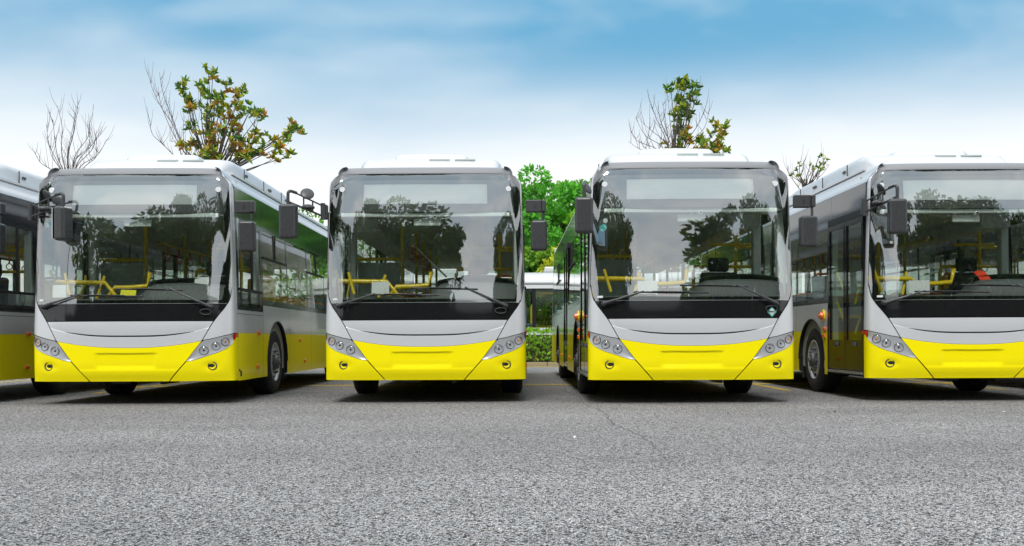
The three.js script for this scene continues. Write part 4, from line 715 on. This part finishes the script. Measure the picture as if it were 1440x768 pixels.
// ------------------------------------------------------------------ what stands opposite: the windscreens mirror it
{
  const G = { group: 'dark trees across the yard', tone: [0.03, 0.075, 0.006], yellow: 0.05, leaf: 0.36, clumps: 46, clumpSize: 0.42, mid: 0.52, tall: 0.44 };
  const spec = [[-9.5, 10.3, 11.6, 2.6], [-5.9, 10.5, 12.0, 2.5], [-15.2, 8, 11.8, 2.8], [-11.2, 8.5, 11.5, 2.6], [-7.8, 7.5, 13.2, 3.0], [-4.4, 8, 12.6, 2.9], [-2.0, 8.5, 11.8, 2.3], [8.5, 8, 11.8, 2.5], [12.6, 7.5, 12.5, 3.0], [16.6, 8, 13, 3.2], [21, 8.5, 12.5, 3.2]];
  spec.forEach(([x, z, h, rad], k) => broadTree('yard_tree', 'dark tree standing across the yard, mirrored in the windscreens', x, z, h, rad, 9000, 60 + k, G));
  // the depot hall behind those trees
  const hall = thing('depot_building', 'long two-storey grey depot hall across the yard behind the dark trees', 'building'); hall.position.set(1, 0, 14);
  const wallM = std(lin(0.24, 0.235, 0.225), 0.9), roofM = std(lin(0.13, 0.15, 0.14), 0.8), HB = 6.4;
  const w = new THREE.Shape([new THREE.Vector2(-26, 0), new THREE.Vector2(26, 0), new THREE.Vector2(26, HB), new THREE.Vector2(-26, HB)]), rects = [];
  for (let k = 0; k < 12; k++) for (const y of [1.0, 4.0]) { const x = -24.5 + k * 4.2; rects.push([x, y]); const hole = new THREE.Path([new THREE.Vector2(x, y), new THREE.Vector2(x, y + 1.6), new THREE.Vector2(x + 2.4, y + 1.6), new THREE.Vector2(x + 2.4, y)]); w.holes.push(hole); }
  const wg = new THREE.ExtrudeGeometry(w, { depth: 0.3, bevelEnabled: false }); part('wall', wg, wallM, hall);
  part('side_wall', merge([box(0.3, HB, 8, -25.85, HB / 2, 4.3), box(0.3, HB, 8, 25.85, HB / 2, 4.3), box(52, HB, 0.3, 0, HB / 2, 8.5)]), wallM, hall);
  for (const [x, y] of rects) { const pane = part('window', box(2.4, 1.6, 0.02, x + 1.2, y + 0.8, 0.18), M.sideGlass, hall); part('window_frame', merge([box(2.4, 0.08, 0.08, x + 1.2, y + 0.04, 0.14), box(2.4, 0.08, 0.08, x + 1.2, y + 1.56, 0.14), box(0.07, 1.44, 0.08, x + 0.8, y + 0.8, 0.14), box(0.07, 1.44, 0.08, x + 1.6, y + 0.8, 0.14)]), M.lamp, pane); }
  const rg = new THREE.BufferGeometry(); rg.setAttribute('position', new THREE.Float32BufferAttribute([-26.6, HB, -0.6, 26.6, HB, -0.6, 23, HB + 1.5, 4.3, -23, HB + 1.5, 4.3, -26.6, HB, 9.2, 26.6, HB, 9.2], 3)); rg.setIndex([0, 2, 1, 0, 3, 2, 4, 5, 2, 4, 2, 3, 0, 4, 3, 1, 2, 5, 0, 1, 5, 0, 5, 4]); const rgn = rg.toNonIndexed(); rgn.computeVertexNormals(); part('roof', rgn, roofM, hall);
  part('fascia', box(53.2, 0.25, 0.05, 0, HB - 0.02, -0.63), M.lamp, hall);
  // tall street lamp and clipped cypresses that show in the glass beside them
  const lp = thing('street_lamp', 'tall curved street lamp across the yard, mirrored in the yellow-slip bus', 'street lamp'); lp.position.set(-20, 0, 7);
  part('post', limb([new THREE.Vector3(), new THREE.Vector3(0, 5, 0), new THREE.Vector3(0.1, 9, 0), new THREE.Vector3(1.2, 10.4, 0)], 0.13, 0.05, 10), M.plastic, lp);
  part('lamp_head', box(0.8, 0.12, 0.28, 1.5, 10.45, 0, 0.05), M.lamp, lp);
  [[-18.6, 6, 5.5], [-22.3, 8, 4.8], [-24.2, 7, 5.2]].forEach(([x, z, h], k) => broadTree('cypress', 'clipped dark cypress across the yard, mirrored in the windscreens', x, z, h, 0.75, 1600, 80 + k, { ...G, group: 'cypresses across the yard', leaf: 0.2, tone: [0.045, 0.14, 0.006] }));
}

renderer.render(scene, camera);
